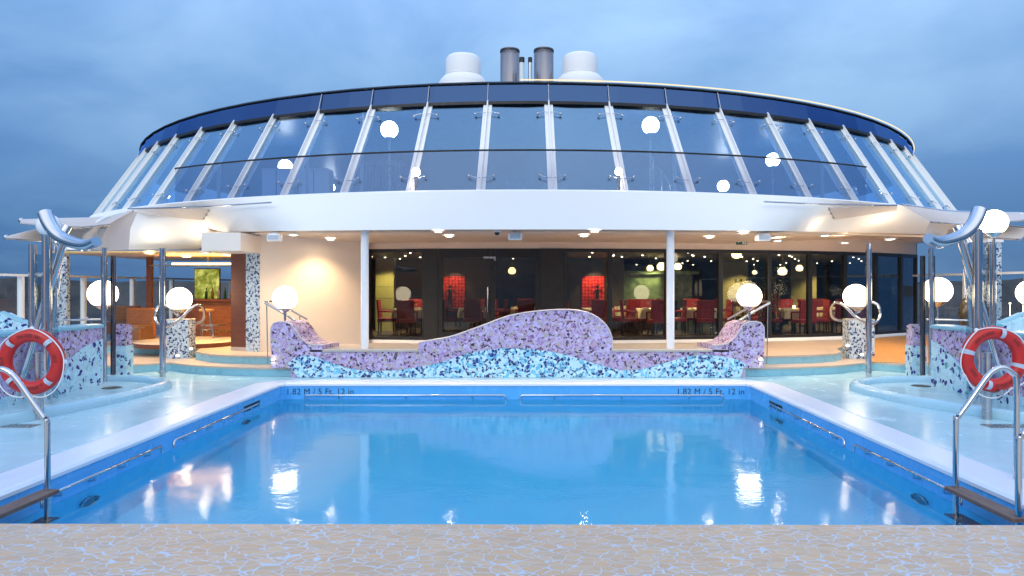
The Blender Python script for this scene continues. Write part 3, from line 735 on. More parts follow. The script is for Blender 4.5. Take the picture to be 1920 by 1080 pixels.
for i, px in enumerate((518,588)):
    p = W(px,0,17.5); t = thing('white_cabinet', ('pale locker left of the globe behind the left glass','pale locker right of the globe behind the left glass')[i], 'cabinet', (p.x,p.y,3.44), 'pale lockers on the upper deck')
    mb = MB(); mb.bevbox((p.x-.38,p.y,3.46),(p.x+.38,p.y+.5,4.75), .02); mb.build('body', m_white, t)
    mb = MB(); mb.box((p.x-.008,p.y-.01,3.55),(p.x+.008,p.y-.002,4.7)); mb.build('door_gap', m_black, t)
a = W(1225,292,14.9); b = W(1255,345,14.3); t = thing('stair_rail', 'sloping steel stair handrail behind the right glass', 'handrail', (a.x,a.y,3.44))
mb = MB(); mb.tube([a,b], .018, 8); mb.build('top_rail', m_chrome, t)
for u in (0,.5,1):
    c = a.lerp(b,u); mb = MB(); mb.tube([(c.x,c.y,3.44),c], .014, 8); mb.build('post', m_chrome, t)
p = W(1284,352,14.6); t = thing('deck_chair', 'small folded deck chair low behind the right glass', 'chair', (p.x,p.y,3.44))
mb = MB(); mb.tube([(p.x-.25,p.y,3.45),(p.x+.1,p.y,3.95)], .02, 8); mb.tube([(p.x+.15,p.y,3.45),(p.x-.15,p.y,3.85)], .02, 8); mb.build('frame', m_black, t)
mb = MB(); mb.grid([[(p.x-.2,p.y-.02,3.7),(p.x-.2,p.y+.4,3.7)],[(p.x+.15,p.y-.02,3.68),(p.x+.15,p.y+.4,3.68)],[(p.x+.3,p.y-.02,3.95),(p.x+.3,p.y+.4,3.95)]], 0, False, .02); mb.build('seat', m_brass, t)

# ------------------------------------------------------------------ funnels
FD = 34
for px, top, r, nm in ((956,94,18,'left brown steel funnel standing behind the glass roof'),(1019.5,93.5,18.5,'right brown steel funnel standing behind the glass roof')):
    c = W(px, top, FD); rad = r*FD/F; t = thing('funnel', nm, 'funnel', (c.x,c.y,5.98), 'pair of steel exhaust funnels')
    mb = MB(); mb.lathe([(rad,5.98),(rad,c.z),(rad-.05,c.z+.02),(rad-.07,c.z-1)], (c.x,c.y,0), 40); mb.build('stack', paint('funnel_steel', (.36,.30,.27), .24, .03, .85, rv=.2), t)
    mb = MB(); mb.lathe([(rad+.015,c.z-.14),(rad+.015,c.z-.04)], (c.x,c.y,0), 40); mb.build('rim_band', m_black, t)
for px, top, base_px, nm in ((868.5,104,33,'left white domed ventilator on a flared base'),(1087.5,102,33,'right white domed ventilator on a flared base')):
    c = W(px, top, FD); k = FD/F; t = thing('ventilator', nm, 'ventilator', (c.x,c.y,5.98), 'white ventilators on the roof')
    r = base_px*k; z = c.z
    mb = MB(); mb.lathe([(.01,z+.02),(r*.55,z),(r*.85,z-.08),(r*.98,z-.22),(r*1.0,z-1.05)], (c.x,c.y,0), 40); mb.build('cap', m_fascia, t)
    mb = MB(); mb.lathe([(r*1.0,z-1.06),(r*1.12,z-1.12),(r*1.3,z-1.3),(r*1.42,z-1.5),(r*1.45,5.98)], (c.x,c.y,0), 40); mb.build('base', m_fascia, t)
for px, top, r, m_, nm in ((978.5,108,4.5,m_white,'thin white exhaust pipe with black tip beside the left funnel'),(994,108,3.5,m_steel,'thin dark exhaust pipe beside the right funnel')):
    c = W(px, top, FD-.6); rad = r*FD/F; t = thing('exhaust_pipe', nm, 'pipe', (c.x,c.y,5.98))
    mb = MB(); mb.cyl((c.x,c.y,5.98), rad, c.z-5.98-.25, 16); mb.build('pipe', m_, t)
    mb = MB(); mb.cyl((c.x,c.y,c.z-.248), rad*1.1, .248, 16); mb.build('tip', m_black, t)

# ------------------------------------------------------------------ shade sails at both sides
def sail(rows_px, lb, name='shade_sail'):
    rows = [[W(*p) for p in r] for r in rows_px]
    # refine with sag
    nr = 7; nc = 11
    def ed(r, u):
        k = u*(len(r)-1); i = min(int(k), len(r)-2); return r[i].lerp(r[i+1], k-i)
    G_ = []
    for i in range(nr):
        v_ = i/(nr-1); row = []
        for j in range(nc):
            u = j/(nc-1); p = ed(rows[0],u).lerp(ed(rows[1],u), v_); p.z += .05*math.sin(v_*PI)*math.sin(u*PI); row.append(p)
        G_.append(row)
    t = thing(name, lb, 'shade sail', tuple(G_[0][0]))
    mb = MB(); mb.grid(G_, 0, True, .02); mb.build('fabric', m_sail, t)
    mb = MB(); mb.tube([p-Vector((0,.0,.0)) for p in G_[0]], .022, 8); mb.build('edge_spar', m_chrome, t)
    mb = MB(); mb.tube(G_[-1], .014, 8); mb.build('edge_cord', m_steel, t)
    mb = MB(); mb.sphere(G_[0][0], .05, 10, 8); mb.build('corner_fitting', m_steel, t)
    return t
sail([[(40,413,12.4),(110,411,12.8),(190,409,13.2),(250,396,14.0)],[(38,419,11.6),(95,424,11.8),(150,427,12.3),(205,421,12.9)]], 'long pointed tan shade sail at top left with thin spar')
sail([[(12,445,12.0),(48,436,12.4),(70,431,12.6),(200,428,13.0)],[(12,448,11.8),(60,451,12.2),(90,452,12.6),(190,452,13.0)]], 'lower tan shade sail at far left behind the steel poles')
sail([[(1925,400,12.2),(1850,399,12.6),(1775,396,13.2),(1690,383,14.2)],[(1925,412,11.6),(1870,418,11.9),(1800,421,12.4),(1745,416,13.2)]], 'long tan shade sail at top right with thin spar')
sail([[(1935,428,12.0),(1890,424,12.3),(1850,424,12.7),(1780,428,13.2)],[(1912,449,11.6),(1870,447,12.0),(1830,446,12.5),(1770,446,13.0)]], 'lower tan shade sail at far right behind the lit globe')
# wing panels running from the fascia out to the sails
def wing(sgn, lb):
    if sgn < 0: tp = [(255,397,14.2),(225,401,13.6),(195,409,13.0),(180,418,12.7)]; bt = [(240,468,13.6),(205,470,13.3),(170,466,13.0),(150,456,12.8)]
    else: tp = [(1745,398,14.0),(1765,405,13.4),(1780,412,12.9),(1800,420,12.6)]; bt = [(1735,440,13.8),(1770,444,13.4),(1800,448,13.0),(1840,450,12.6)]
    A_ = [W(*p) for p in tp]; B_ = [W(*p) for p in bt]
    t = thing('canopy_wing', lb, 'canopy', tuple(A_[0]))
    mb = MB(); mb.grid([A_, [a.lerp(b,.5)+Vector((0,-.12,0)) for a,b in zip(A_,B_)], B_] if sgn < 0 else [B_, [a.lerp(b,.5)+Vector((0,-.12,0)) for a,b in zip(A_,B_)], A_], 0, True, -.04); mb.build('panel', m_canopy, t)
    mb = MB(); mb.tube(A_, .03, 8); mb.build('edge_tube', m_fascia, t)
wing(-1, 'grey white canopy panel at the left end of the fascia'); wing(1, 'grey white canopy panel at the right end of the fascia')

# ------------------------------------------------------------------ wave wall
WD = 12.85
def wp(px, py): p = W(px, py, WD); return (p.x, p.z)
wave = thing('mosaic_wave_wall', 'long low wall of purple and blue broken tile with a high wave in the middle', 'wall', (W(970,0,WD).x,WD,0))
seat = MB()
Lx = wp(583,655)[0]; Rx = wp(1366,655)[0]; cx0 = wp(785,0)[0]; cx1 = wp(1148,0)[0]; ZS = .53
mb = MB(); mb.box((wp(545,0)[0],WD,.0),(wp(1398,0)[0],WD+.42,ZS-.05)); 
crest = curve([wp(785,642)+(0,),wp(808,638)+(0,),wp(845,631)+(0,),wp(900,612)+(0,),wp(955,592)+(0,),wp(1010,583)+(0,),wp(1060,580.5)+(0,),wp(1095,584)+(0,),wp(1120,595)+(0,),wp(1138,612)+(0,),wp(1147,633)+(0,),wp(1148,656)+(0,)], 6)
poly = [(p.x,p.y) for p in crest]+[(cx1,ZS-.052),(cx0,ZS-.052)]
mb.slabxz(poly, WD-.012, WD+.36, 0, 1)
mb.build('purple_mosaic', [m_mp, paint('pale_grout_edge', (.55,.50,.52), .5, .1, sc=9)], wave)
mb = MB(); mb.tube([Vector((p.x,WD-.012,p.y)) for p in crest], .014, 8); mb.build('crest_trim', paint('crest_trim', (.60,.54,.56), .5), wave)
for x0, x1 in ((Lx-.02,cx0-.002),(cx1+.002,Rx+.02)):
    mb = MB(); mb.bevbox((x0,WD-.03,ZS-.05),(x1,WD+1.15,ZS), .015); mb.build('bench_top', m_bench, wave)
    mb = MB(); mb.box((x0+.05,WD+.45,.175),(x1-.05,WD+1.05,ZS-.052)); mb.build('bench_base', m_mp, wave)
bd = [(541,681),(556,669),(571,666.5),(587,667.5),(623,680),(664,692),(710,695),(766,691),(827,679),(878,662),(929,654),(970,652.5),(1021,657),(1072,668),(1118,682),(1164,693.5),(1205,691),(1246,680),(1286,668.5),(1312,666),(1337,666),(1378,673),(1397,683)]
cb = curve([Vector(wp(*p)+(0,)) for p in bd], 5)
poly = [(p.x,p.y) for p in cb]+[(wp(1386,0)[0],.003),(wp(560,0)[0],.003)]
mb = MB(); mb.slabxz(poly, WD-.045, WD-.014); mb.build('blue_mosaic', m_mb, wave)
# curled ends
for s in (-1, 1):
    fr = [(508,690),(507.5,640),(508,614),(513,606),(522,603),(535,603),(546,608),(555,620),(563,633),(575,643),(590,647),(605,647),(605,656),(590,690)]
    bk = [(510,686),(508,640),(509,612),(515,603),(526,600),(540,600),(552,603),(560,612),(568,625),(580,636),(595,640),(605,640),(605,650),(590,684)]
    if s > 0: fr = [(1940-x if False else 1433-(x-507.5), y) for x, y in fr]; bk = [(1433-(x-507.5), y) for x, y in bk]
    if s < 0: pass
    A_ = [W(x,y,WD-.03) for x,y in fr]; B_ = [Vector((p.x+(.03 if s < 0 else -.03)*0, WD+.62, p.z+.0)) for p in A_]
    # flare: the back edge leans toward the middle
    B_ = [Vector((b.x-s*.13*(1 if 4 < i < 13 else 0), b.y, b.z)) for i, b in enumerate(B_)]
    mb = MB(); n_ = len(A_)
    order = list(range(n_)) if s > 0 else list(reversed(range(n_)))
    mb.add(A_, [tuple(reversed(order))]); mb.add(B_, [tuple(order)])
    mb.add(A_+B_, [(i,(i+1)%n_,n_+(i+1)%n_,n_+i) for i in range(n_)])
    mb.build('curled_end', m_mp, wave)
    mb = MB(); mb.tube([p+Vector((0,-.004,0)) for p in A_[1:-2]], .011, 8); mb.build('end_trim', paint('end_trim', (.60,.54,.56), .5), wave)

# ------------------------------------------------------------------ globe lamps
def globe(px, py, r, D, zbase, lb, grp='lit white globe lamps round the pool', mat=None, stem=True):
    mat = mat or m_globe
    p = W(px, py, D); rad = r*D/F
    t = thing('globe_lamp', lb, 'lamp', (p.x,p.y,zbase), grp)
    mb = MB(); mb.sphere(p, rad, 36, 22); mb.build('globe', mat, t)
    mb = MB(); mb.lathe([(rad*.62,p.z-rad*.80),(rad*.50,p.z-rad*.93),(rad*.22,p.z-rad*1.12),(.03,p.z-rad*1.2)], (p.x,p.y,0), 24); mb.build('cup', m_chrome, t)
    mb = MB(); mb.cyl((p.x,p.y,zbase), .022, p.z-rad*1.1-zbase, 12); mb.cyl((p.x,p.y,zbase), .06, .015, 16); mb.build('stem', m_chrome, t)
    return t
globe(534.5,559,22.5,13.05,1.02,'bright globe lamp above the left curled end of the mosaic wall')
globe(1405,555,22.5,13.05,1.02,'bright globe lamp above the right curled end of the mosaic wall')
globe(336.5,561,22,14.85,1.0,'bright globe lamp on the left square mosaic planter')
globe(1605,555.5,22.5,14.85,1.0,'bright globe lamp on the right square mosaic planter, partly behind the slim pole')
globe(193,551,25.5,14.0,.6,'globe lamp glowing behind the left pair of shower plates')
globe(1758,545,25,14.0,.6,'globe lamp glowing behind the right pair of shower plates')
globe(1863,417,23.5,10.6,0.0,'highest lit globe lamp on a tall stem at far right')
globe(92,423,21,10.6,0.0,'unlit whitish globe lamp behind the big bent steel tube at left', 'tall globe lamps by the showers', m_globe_off)
globe(1933,549,24,12.6,.6,'globe lamp cut by the right edge of the photo')
# slanted rails by the wall ends
for s in (-1, 1):
    def X(px): return px if s < 0 else 1940-px
    t = thing('handrail', 'sloping steel handrail pair behind the %s curled wall end' % ('left' if s < 0 else 'right'), 'handrail', tuple(W(X(508),690,13.4)), 'sloping handrails at the wall ends')
    mb = MB(); mb.tube([W(X(497),568,13.3), W(X(525),583,13.2), W(X(553),601,13.05)], .026, 10); mb.build('front_rail', m_chrome, t)
    mb = MB(); mb.tube([W(X(497),566,13.3), W(X(510),564.5,13.5), W(X(520),570,13.65), W(X(548),583,13.75), W(X(576),599,13.85)], .020, 10); mb.build('back_rail', m_chrome, t)
    for a_, b_ in (((500,570,13.3),(502,628,13.32)),((562,592,13.8),(562,640,13.8))):
        A_ = W(X(a_[0]),a_[1],a_[2]); B_ = W(X(b_[0]),b_[1],b_[2])
        mb = MB(); mb.tube([A_, Vector((B_.x,B_.y,.2 if a_[0] < 550 else .5))], .011, 8); mb.build('post', m_chrome, t)
# planters and looped rails
for s in (-1, 1):
    px0, px1 = (312,354) if s < 0 else (1592,1640)
    D = 14.55; x0 = (px0-VX)/F*D; x1 = (px1-VX)/F*D; zt = H-(600-VY)/F*D
    sd_ = 'left' if s < 0 else 'right'
    t = thing('mosaic_planter', 'square white and navy mosaic block under a globe at the %s steps' % sd_, 'planter', ((x0+x1)/2,D,0), 'square mosaic blocks by the steps')
    mb = MB(); mb.box((x0,D,.0),(x1,D+.3,zt)); mb.build('block', m_mw, t)
    mb = MB(); mb.bevbox((x0-.008,D-.008,zt),(x1+.008,D+.308,zt+.018), .006); mb.build('cap', m_bench, t)
    def X(px): return px if s < 0 else 1605+(336-px)
    dy = 0 if s < 0 else -5
    pts = [(331,590,14.5),(345,584,14.4),(362,575,14.4),(374,572,14.45),(382,577,14.6),(383,590,14.7),(378,602,14.7),(365,607,14.6),(358,609,14.5)]
    pts = [(292,585,14.7),(291,596,14.7),(297,608,14.6),(310,613,14.4),(324,607,14.3),(340,596,14.25),(355,581,14.3),(368,573,14.4),(378,574,14.5),(383,584,14.6),(381,598,14.7),(372,605,14.75),(364,606,14.8)]
    pts2 = [(292,585,14.7),(296,576,14.75),(306,572,14.8),(318,577,14.85),(330,588,14.9),(337,592,14.9)]
    r1 = thing('looped_handrail', 'steel handrail looped like a figure eight round the %s mosaic block' % sd_, 'handrail', tuple(W(X(292),640,14.7)), 'looped handrails')
    mb = MB(); mb.tube(curve([W(X(a_),b_+dy,c_) for a_,b_,c_ in pts], 6), .030, 12); mb.build('front_loop', m_chrome, r1)
    mb = MB(); mb.tube(curve([W(X(a_),b_+dy,c_) for a_,b_,c_ in pts2], 6), .030, 12); mb.build('back_loop', m_chrome, r1)
# step lights
for px, py, D, lb in ((333,668,13.75,'small round step light at the foot of the left mosaic block'),(358,655,14.2,'small round step light on the upper left step'),(512,675,12.78,'small step light on the left curled wall end'),(1427,676,12.78,'small step light on the right curled wall end'),(1589,649,14.2,'small round step light on the upper right step'),(1616,666,13.8,'small round step light at the foot of the right mosaic block'),(1703,667,12.9,'small step light on the end of the right shower wall')):
    p = W(px,py,D); t = thing('step_light', lb, 'step light', tuple(p), 'small round step lights')
    mb = MB(); mb.sphere(p, .032, 14, 10); mb.build('lens', m_steplight, t)
    mb = MB(); mb.lathe([(.045,-.03),(.045,.0),(.03,.005)], (p.x,p.y,p.z), 16); mb.build('collar', m_steel, t)

# ------------------------------------------------------------------ shower islands left and right
def mirror(px, s): return px if s < 0 else 1927-px
for s in (-1, 1):
    sd_ = 'left' if s < 0 else 'right'
    # basin: stadium rim
    if s < 0: ex = -6.02; cx_ = -7.4; y_far = 12.2
    else: ex = 5.43; cx_ = 6.9; y_far = 12.1
    path = []
    near = [(-6.85,7.2),(-6.52,8.2),(-6.36,8.8),(-6.2,9.5),(-6.06,10.3)] if s < 0 else [(7.4,7.4),(6.6,8.2),(6.12,8.85),(5.82,9.4),(5.56,10.1)]
    for x,y in near: path.append(Vector((x,y,0)))
    for k in range(0, 15):
        a_ = PI*.5*k/9; path.append(Vector((cx_+(ex-cx_)*math.cos(a_), y_far-1.05+1.1*math.sin(a_), 0)))
    path = curve(path, 3)
    basin = thing('shower_basin', 'shallow pale blue shower basin with rounded raised rim on the %s' % sd_, 'shower basin', (cx_,10.5,0), 'pale blue shower basins')
    prof = [(-.11,0),(-.105,.07),(-.06,.115),(0,.125),(.06,.115),(.10,.06),(.105,0)]
    rows = []
    for i, p in enumerate(path):
        t0 = (path[min(i+1,len(path)-1)]-path[max(i-1,0)]).normalized(); nn = Vector((t0.y,-t0.x,0))
        rows.append([p+nn*a_+Vector((0,0,b_+.001)) for a_, b_ in prof])
    if s < 0: rows = [list(reversed(r)) for r in rows]
    mb = MB(); mb.grid(rows, 0, True); mb.build('rim', paint('basin_aqua', (.36,.60,.70), .22, .05, sc=2), basin)
    fl = [(p.x,p.y) for p in path if (p.x-cx_)*s < .3]+[(cx_+s*2.6,y_far-.1),(cx_+s*2.6,7.2)]
    mb = MB(); mb.prism(fl, .004, .02); mb.build('basin_floor', m_deck, basin)
    dr = G(210 if s < 0 else 1727, 727 if s < 0 else 723.5, .022)
    mb = MB(); mb.cyl((dr.x,dr.y,.0205), .15, .005, 24); mb.build('drain', m_black, basin)
    # shower wall along the basin
    wx = W(191,0,11.8).x if s < 0 else W(1748,0,11.6).x
    t = thing('shower_wall', 'mosaic shower wall, purple above a blue tile wave, on the %s' % sd_, 'wall', (wx,10.5,0), 'mosaic shower walls')
    y0, y1 = 8.6, (11.8 if s < 0 else 11.6); bk_x = wx+s*.34
    mb = MB(); mb.box((min(wx,bk_x),y0,.018),(max(wx,bk_x),y1,1.0)); mb.build('purple_mosaic', m_mp2, t)
    mb = MB(); mb.bevbox((min(wx,bk_x)-.03,y0-.03,1.0),(max(wx,bk_x)+.03,y1+.03,1.06), .02); mb.build('top_cap', m_aqua, t)
    pts = [(y1, .80),(11.3,.70),(10.9,.50),(10.5,.30),(10.1,.18),(9.6,.16),(9.1,.26),(8.6,.40)]
    cc = curve([Vector((a_,b_,0)) for a_,b_ in pts], 6)
    fr_ = [Vector((wx-s*.02,p.x,p.y)) for p in cc]+[Vector((wx-s*.02,8.6,.02)),Vector((wx-s*.02,y1,.02))]
    bk2 = [v_+Vector((s*.02,0,0)) for v_ in fr_]; n_ = len(fr_)
    mb = MB(); mb.add(fr_, [tuple(range(n_))]); mb.add(fr_+bk2, [(i,n_+i,n_+(i+1)%n_,(i+1)%n_) for i in range(n_)]); mb.build('blue_mosaic', m_mb2, t)
    # end block further back
    px0, px1 = (212,236) if s < 0 else (1711,1735)
    D = 12.55; x0 = (px0-VX)/F*D; x1 = (px1-VX)/F*D
    t = thing('mosaic_pier', 'short mosaic pier with rounded top edge at the far end of the %s showers' % sd_, 'wall', ((x0+x1)/2,D,0), 'short mosaic piers')
    mb = MB(); mb.box((x0,D,0),(x1,D+.2,.985)); mb.box((x0+.02,D+.02,.985),(x1-.02,D+.18,1.01)); mb.build('purple_top', m_mp2, t)
    mb = MB(); mb.box((x0-.015,D-.015,.002),(x1+.015,D+.215,.62)); mb.build('blue_base', m_mb2, t)
    # tall mosaic column far behind
    D = 16; px0, px1 = (101,125) if s < 0 else (1853,1878)
    x0 = (px0-VX)/F*D; x1 = (px1-VX)/F*D; t = thing('mosaic_column', 'tall slim white and navy mosaic column behind the %s steel poles' % sd_, 'column', ((x0+x1)/2,D,0), 'tall mosaic columns')
    mb = MB(); mb.box((x0,D,0),(x1,D+.12,2.75)); mb.build('shaft', m_mw, t)
    mb = MB(); mb.box((x0-.03,D-.03,2.75),(x1+.03,D+.15,2.82)); mb.build('cap', m_white, t)
    # second mosaic bench behind
    t = thing('mosaic_bench', 'low blue mosaic wall with turquoise sloping top behind the %s showers' % sd_, 'wall', (s*9.6,13.0,0), 'low mosaic walls behind the showers')
    a_ = W(mirror(-20,s),588,11.9); b_ = W(mirror(40,s),603,12.2); c_ = W(mirror(105,s),612,12.4)
    out = [(a_.x,a_.z),(b_.x,b_.z),(c_.x,c_.z),(c_.x,.0),(a_.x,.0)]
    mb = MB(); mb.slabxz(out, 12.1, 12.4); mb.build('blue_mosaic', m_mb2, t)
    mb = MB(); mb.tube([(a_.x,12.2,a_.z),(b_.x,12.2,b_.z),(c_.x,12.2,c_.z)], .07, 10, 0, False, True, .6); mb.build('top_cap', m_aqua, t)
    # grab rail on it
    mb = MB(); mb.tube([W(mirror(95,s),601,13.2),W(mirror(190,s),599,13.6)], .018, 8)
    for u in (110,170): p = W(mirror(u,s),600,13.3); mb.tube([p,(p.x,p.y,.17)], .012, 8)
    tag(mb.build('grab_rail', m_chrome), 'thin horizontal steel rail behind the %s shower wall' % sd_, 'handrail', 'thin rails behind the shower walls')
    # shower frame: fat pole, bent horn, struts
    mx_ = lambda px: px if s < 0 else 1921-px
    D = 9.85; pb = G(92 if s < 0 else 1833, 760, 0); pp = W(88 if s < 0 else 1833, 500, 9.8)
    frm = thing('steel_shower', 'tall steel shower with big bent tube and leaning struts on the %s' % sd_, 'shower', (pp.x,pp.y,0), 'bent tube steel showers')
    dyr = -6 if s > 0 else 0
    mb = MB(); mb.cyl((pp.x,pp.y,.02), .065, 2.42 if s < 0 else 2.50, 20); mb.build('main_pole', m_chrome, frm)
    hp = [(85,400+dyr,9.75),(92,418+dyr,9.7),(104,436+dyr,9.65),(122,449+dyr,9.6),(145,457+dyr,9.5),(165,459+dyr,9.4),(181,453+dyr,9.3)]
    path = curve([W(mx_(a_),b_,c_) for a_,b_,c_ in hp], 6)
    rr = [lerp(.098,.070,i/(len(path)-1)) for i in range(len(path))]
    mb = MB(); mb.tube(path, rr, 24); mb.build('bent_tube', m_chrome, frm)
    p = W(mx_(157),466+dyr,9.45); mb = MB(); mb.cyl((p.x,p.y,p.z-.04), .05, .06, 16, 0, .03); mb.build('shower_head', m_chrome, frm)
    for (a_, b_) in (((120,455+dyr,10.0),(62,640,9.9)),((112,462+dyr,10.1),(92,640,10.4)),((127,425,10.3),(108,458,10.2))):
        A_, B_ = W(mx_(a_[0]),a_[1],a_[2]), W(mx_(b_[0]),b_[1],b_[2])
        if b_[1] > 600: B_ = A_+(B_-A_)*((A_.z-.02)/(A_.z-B_.z))
        mb = MB(); mb.tube([A_, B_], .055 if b_[1] > 600 else .07, 16); mb.build('strut', m_chrome, frm)
    # second fat pole behind and plate
    q_ = W(mx_(61) , 0, 10.9); mb = MB(); mb.cyl((q_.x,q_.y,.02), .058, 2.36, 20); mb.build('rear_pole', m_chrome, frm)
    A_ = W(mx_(66),0,10.6); B_ = W(mx_(108),0,10.0)
    mb = MB(); d_ = (B_-A_); d_.z = 0
    mb.add([(A_.x,A_.y,.06),(B_.x,B_.y,.06),(B_.x,B_.y,2.2),(A_.x,A_.y,2.2),(A_.x,A_.y+.012,.06),(B_.x,B_.y+.012,.06),(B_.x,B_.y+.012,2.2),(A_.x,A_.y+.012,2.2)], [(0,1,2,3),(7,6,5,4),(0,4,5,1),(1,5,6,2),(2,6,7,3),(3,7,4,0)])
    mb.build('glass_screen', glass('shower_screen', (.70,.78,.82), .10), frm)
    # pair of plates with pole
    c = W(200 if s < 0 else 1742, 0, 12.2)
    t = thing('shower_column', 'slim steel pole between two dark upright plates on the %s' % sd_, 'shower', (c.x,c.y,0), 'pole and plate showers')
    mb = MB(); mb.cyl((c.x,c.y-.06,.02), .04, 2.38, 16); mb.build('pole', m_chrome, t)
    for d2, nmz in ((-.088,1),(.088,1)):
        mb = MB(); mb.box((c.x+d2-.045,c.y+.04,.02),(c.x+d2+.045,c.y+.055,2.26)); mb.build('plate', paint('dark_steel_plate', (.24,.23,.24), .12, .1, 1.0), t)
    # slim pole at the rim
    c = G(305 if s < 0 else 1629, 711 if s < 0 else 707, .0)
    t = thing('slim_pole', 'tall slim free standing steel pole at the %s basin rim' % sd_, 'pole', (c.x,c.y,0), 'slim steel poles')
    hgt_ = H+(VY-(465 if s < 0 else 456))/F*c.y
    mb = MB(); mb.cyl((c.x,c.y,.0), .052, hgt_-.02, 20); mb.build('pole', m_chrome, t)
    mb = MB(); mb.cyl((c.x,c.y,hgt_-.019), .056, .02, 20); mb.build('cap', m_steel, t)
    mb = MB(); mb.cyl((c.x,c.y,.125), .085, .015, 20); mb.build('base_flange', m_steel, t)
    # lifebuoy and post
    bx, by, bD = (60,678,8.55) if s < 0 else (1862,673,8.62)
    pc = W(bx, by, bD); Ro, Ri = 62*bD/F, 37*bD/F; Rm = (Ro+Ri)/2; rt = (Ro-Ri)/2
    post = thing('buoy_post', 'short grey steel post carrying the %s lifebuoy' % sd_, 'post', (pc.x-.02,8.75,0), 'lifebuoy posts')
    base_ = G(57 if s < 0 else 1865, 790, 0)
    mb = MB(); mb.cyl((base_.x,8.78,.0), .058, .84, 20); mb.cyl((base_.x,8.78,.84), .064, .012, 20); mb.build('post', m_steel, post)
    mb = MB(); mb.box((base_.x-.06,8.62,.36),(base_.x+.06,8.73,.44)); mb.box((base_.x-.02,8.50,.345),(base_.x+.02,8.62,.42)); mb.build('bracket', m_steel, post)
    lb = thing('lifebuoy', 'red lifebuoy with four pale bands and white rope on the %s post' % sd_, 'lifebuoy', tuple(pc), 'red lifebuoys')
    mb = MB(); ringp = [pc+Vector((Rm*math.cos(2*PI*k/72),0,Rm*math.sin(2*PI*k/72))) for k in range(72)]
    mb.tube(ringp, rt, 20, 0, True, True, .8); mb.build('ring', m_buoy, lb)
    a0 = 45 if s < 0 else 75
    for k in range(4):
        c0 = a0+90*k; pts = [pc+Vector((Rm*math.cos(R(c0+d_)),0,Rm*math.sin(R(c0+d_)))) for d_ in (-4.6,-2.3,0,2.3,4.6)]
        mb = MB(); mb.tube(pts, rt*1.035, 20, 0, False, False, .8); mb.build('band', m_tape, lb)
        cc_ = pc+Vector((math.cos(R(c0+45)),0,math.sin(R(c0+45))))*Ro
        mb = MB(); mb.sphere(cc_, .028, 12, 8); mb.build('rope_clip', m_rope, lb)
    rp_ = []
    for k in range(4):
        for u in range(12):
            a_ = a0+45+90*k+90*u/12; sag = math.sin(PI*u/12)
            r_ = Ro+.005+.02*sag; rp_.append(pc+Vector((r_*math.cos(R(a_)),-.03-.02*sag,r_*math.sin(R(a_))-.05*sag)))
    mb = MB(); mb.tube(rp_, .0075, 6, 0, True); mb.build('rope', m_rope, lb)
    # faded lettering round the ring: worn strokes only
    mb = MB()
    for c0, cnt in ((90+a0-45,7),(270+a0-45,9),(a0-45+8,3),(180+a0-45,3)):
        for j in range(cnt):
            a_ = R(c0+(j-(cnt-1)/2)*7.2); rad_ = Vector((math.cos(a_),0,math.sin(a_))); tn = Vector((-math.sin(a_),0,math.cos(a_)))
            c_ = pc+rad_*Rm+Vector((0,-rt*.8-.0035,0))
            for (u0,u1,v0,v1) in random.sample([(-.016,-.009,-.022,.022),(.009,.016,-.022,.022),(-.009,.009,-.022,-.015),(-.009,.009,-.004,.003),(-.009,.009,.015,.022)], 4):
                mb.add([c_+tn*u+rad_*v_ for u, v_ in ((u0,v0),(u1,v0),(u1,v1),(u0,v1))], [(0,1,2,3)])
    mb.build('worn_lettering', m_letter, lb)
    # deck drain near the post
    d = G(24 if s < 0 else 1890, 799, .0); mb = MB(); mb.box((d.x-.28,d.y-.12,.001),(d.x+.28,d.y+.10,.007))
    for k in range(9): mb.box((d.x-.25+k*.06,d.y-.10,.007),(d.x-.235+k*.06,d.y+.08,.010))
    tag(mb.build('deck_drain', m_steel), 'flat rectangular grate in the deck by the %s lifebuoy post' % sd_, 'drain', 'deck grates')

# ------------------------------------------------------------------ pool ladders
for s in (-1, 1):
    sd_ = 'left' if s < 0 else 'right'
    xp = -4.12 if s < 0 else 3.75; xo = xp+s*.53
    ys = (5.87,5.15) if s < 0 else (5.96,5.2)
    t = thing('pool_ladder', 'steel pool ladder with arched rails and dark wooden treads on the %s' % sd_, 'ladder', (xp,ys[0],0), 'pool ladders')
    for y in ys:
        pts = [(xp,y,-1.2),(xp,y,-.2),(xp,y,.50),(xp+s*.02,y,.56),(xp+s*.12,y,.70),(xp+s*.26,y,.90),(xp+s*.33,y,.97),(xp+s*.41,y,.995),(xp+s*.49,y,.95),(xp+s*.53,y,.86),(xp+s*.53,y,.4),(xp+s*.53,y,.0)]
        mb = MB(); pth = curve(pts[1:-1], 5); mb.tube([pts[0]]+pth+[pts[-1]], .024, 14); mb.build('rail', m_chrome, t)
        mb = MB(); mb.cyl((xp+s*.53,y,.003), .05, .012, 18); mb.build('flange', m_steel, t)
    for z in (-.055,-.35,-.65):
        mb = MB(); a_ = min(xp-.05, xp+.05); mb.bevbox((xp-.075,ys[1]-.03,z-.03),(xp+.075,ys[0]+.05,z+.005), .006); mb.build('tread', m_wood, t)
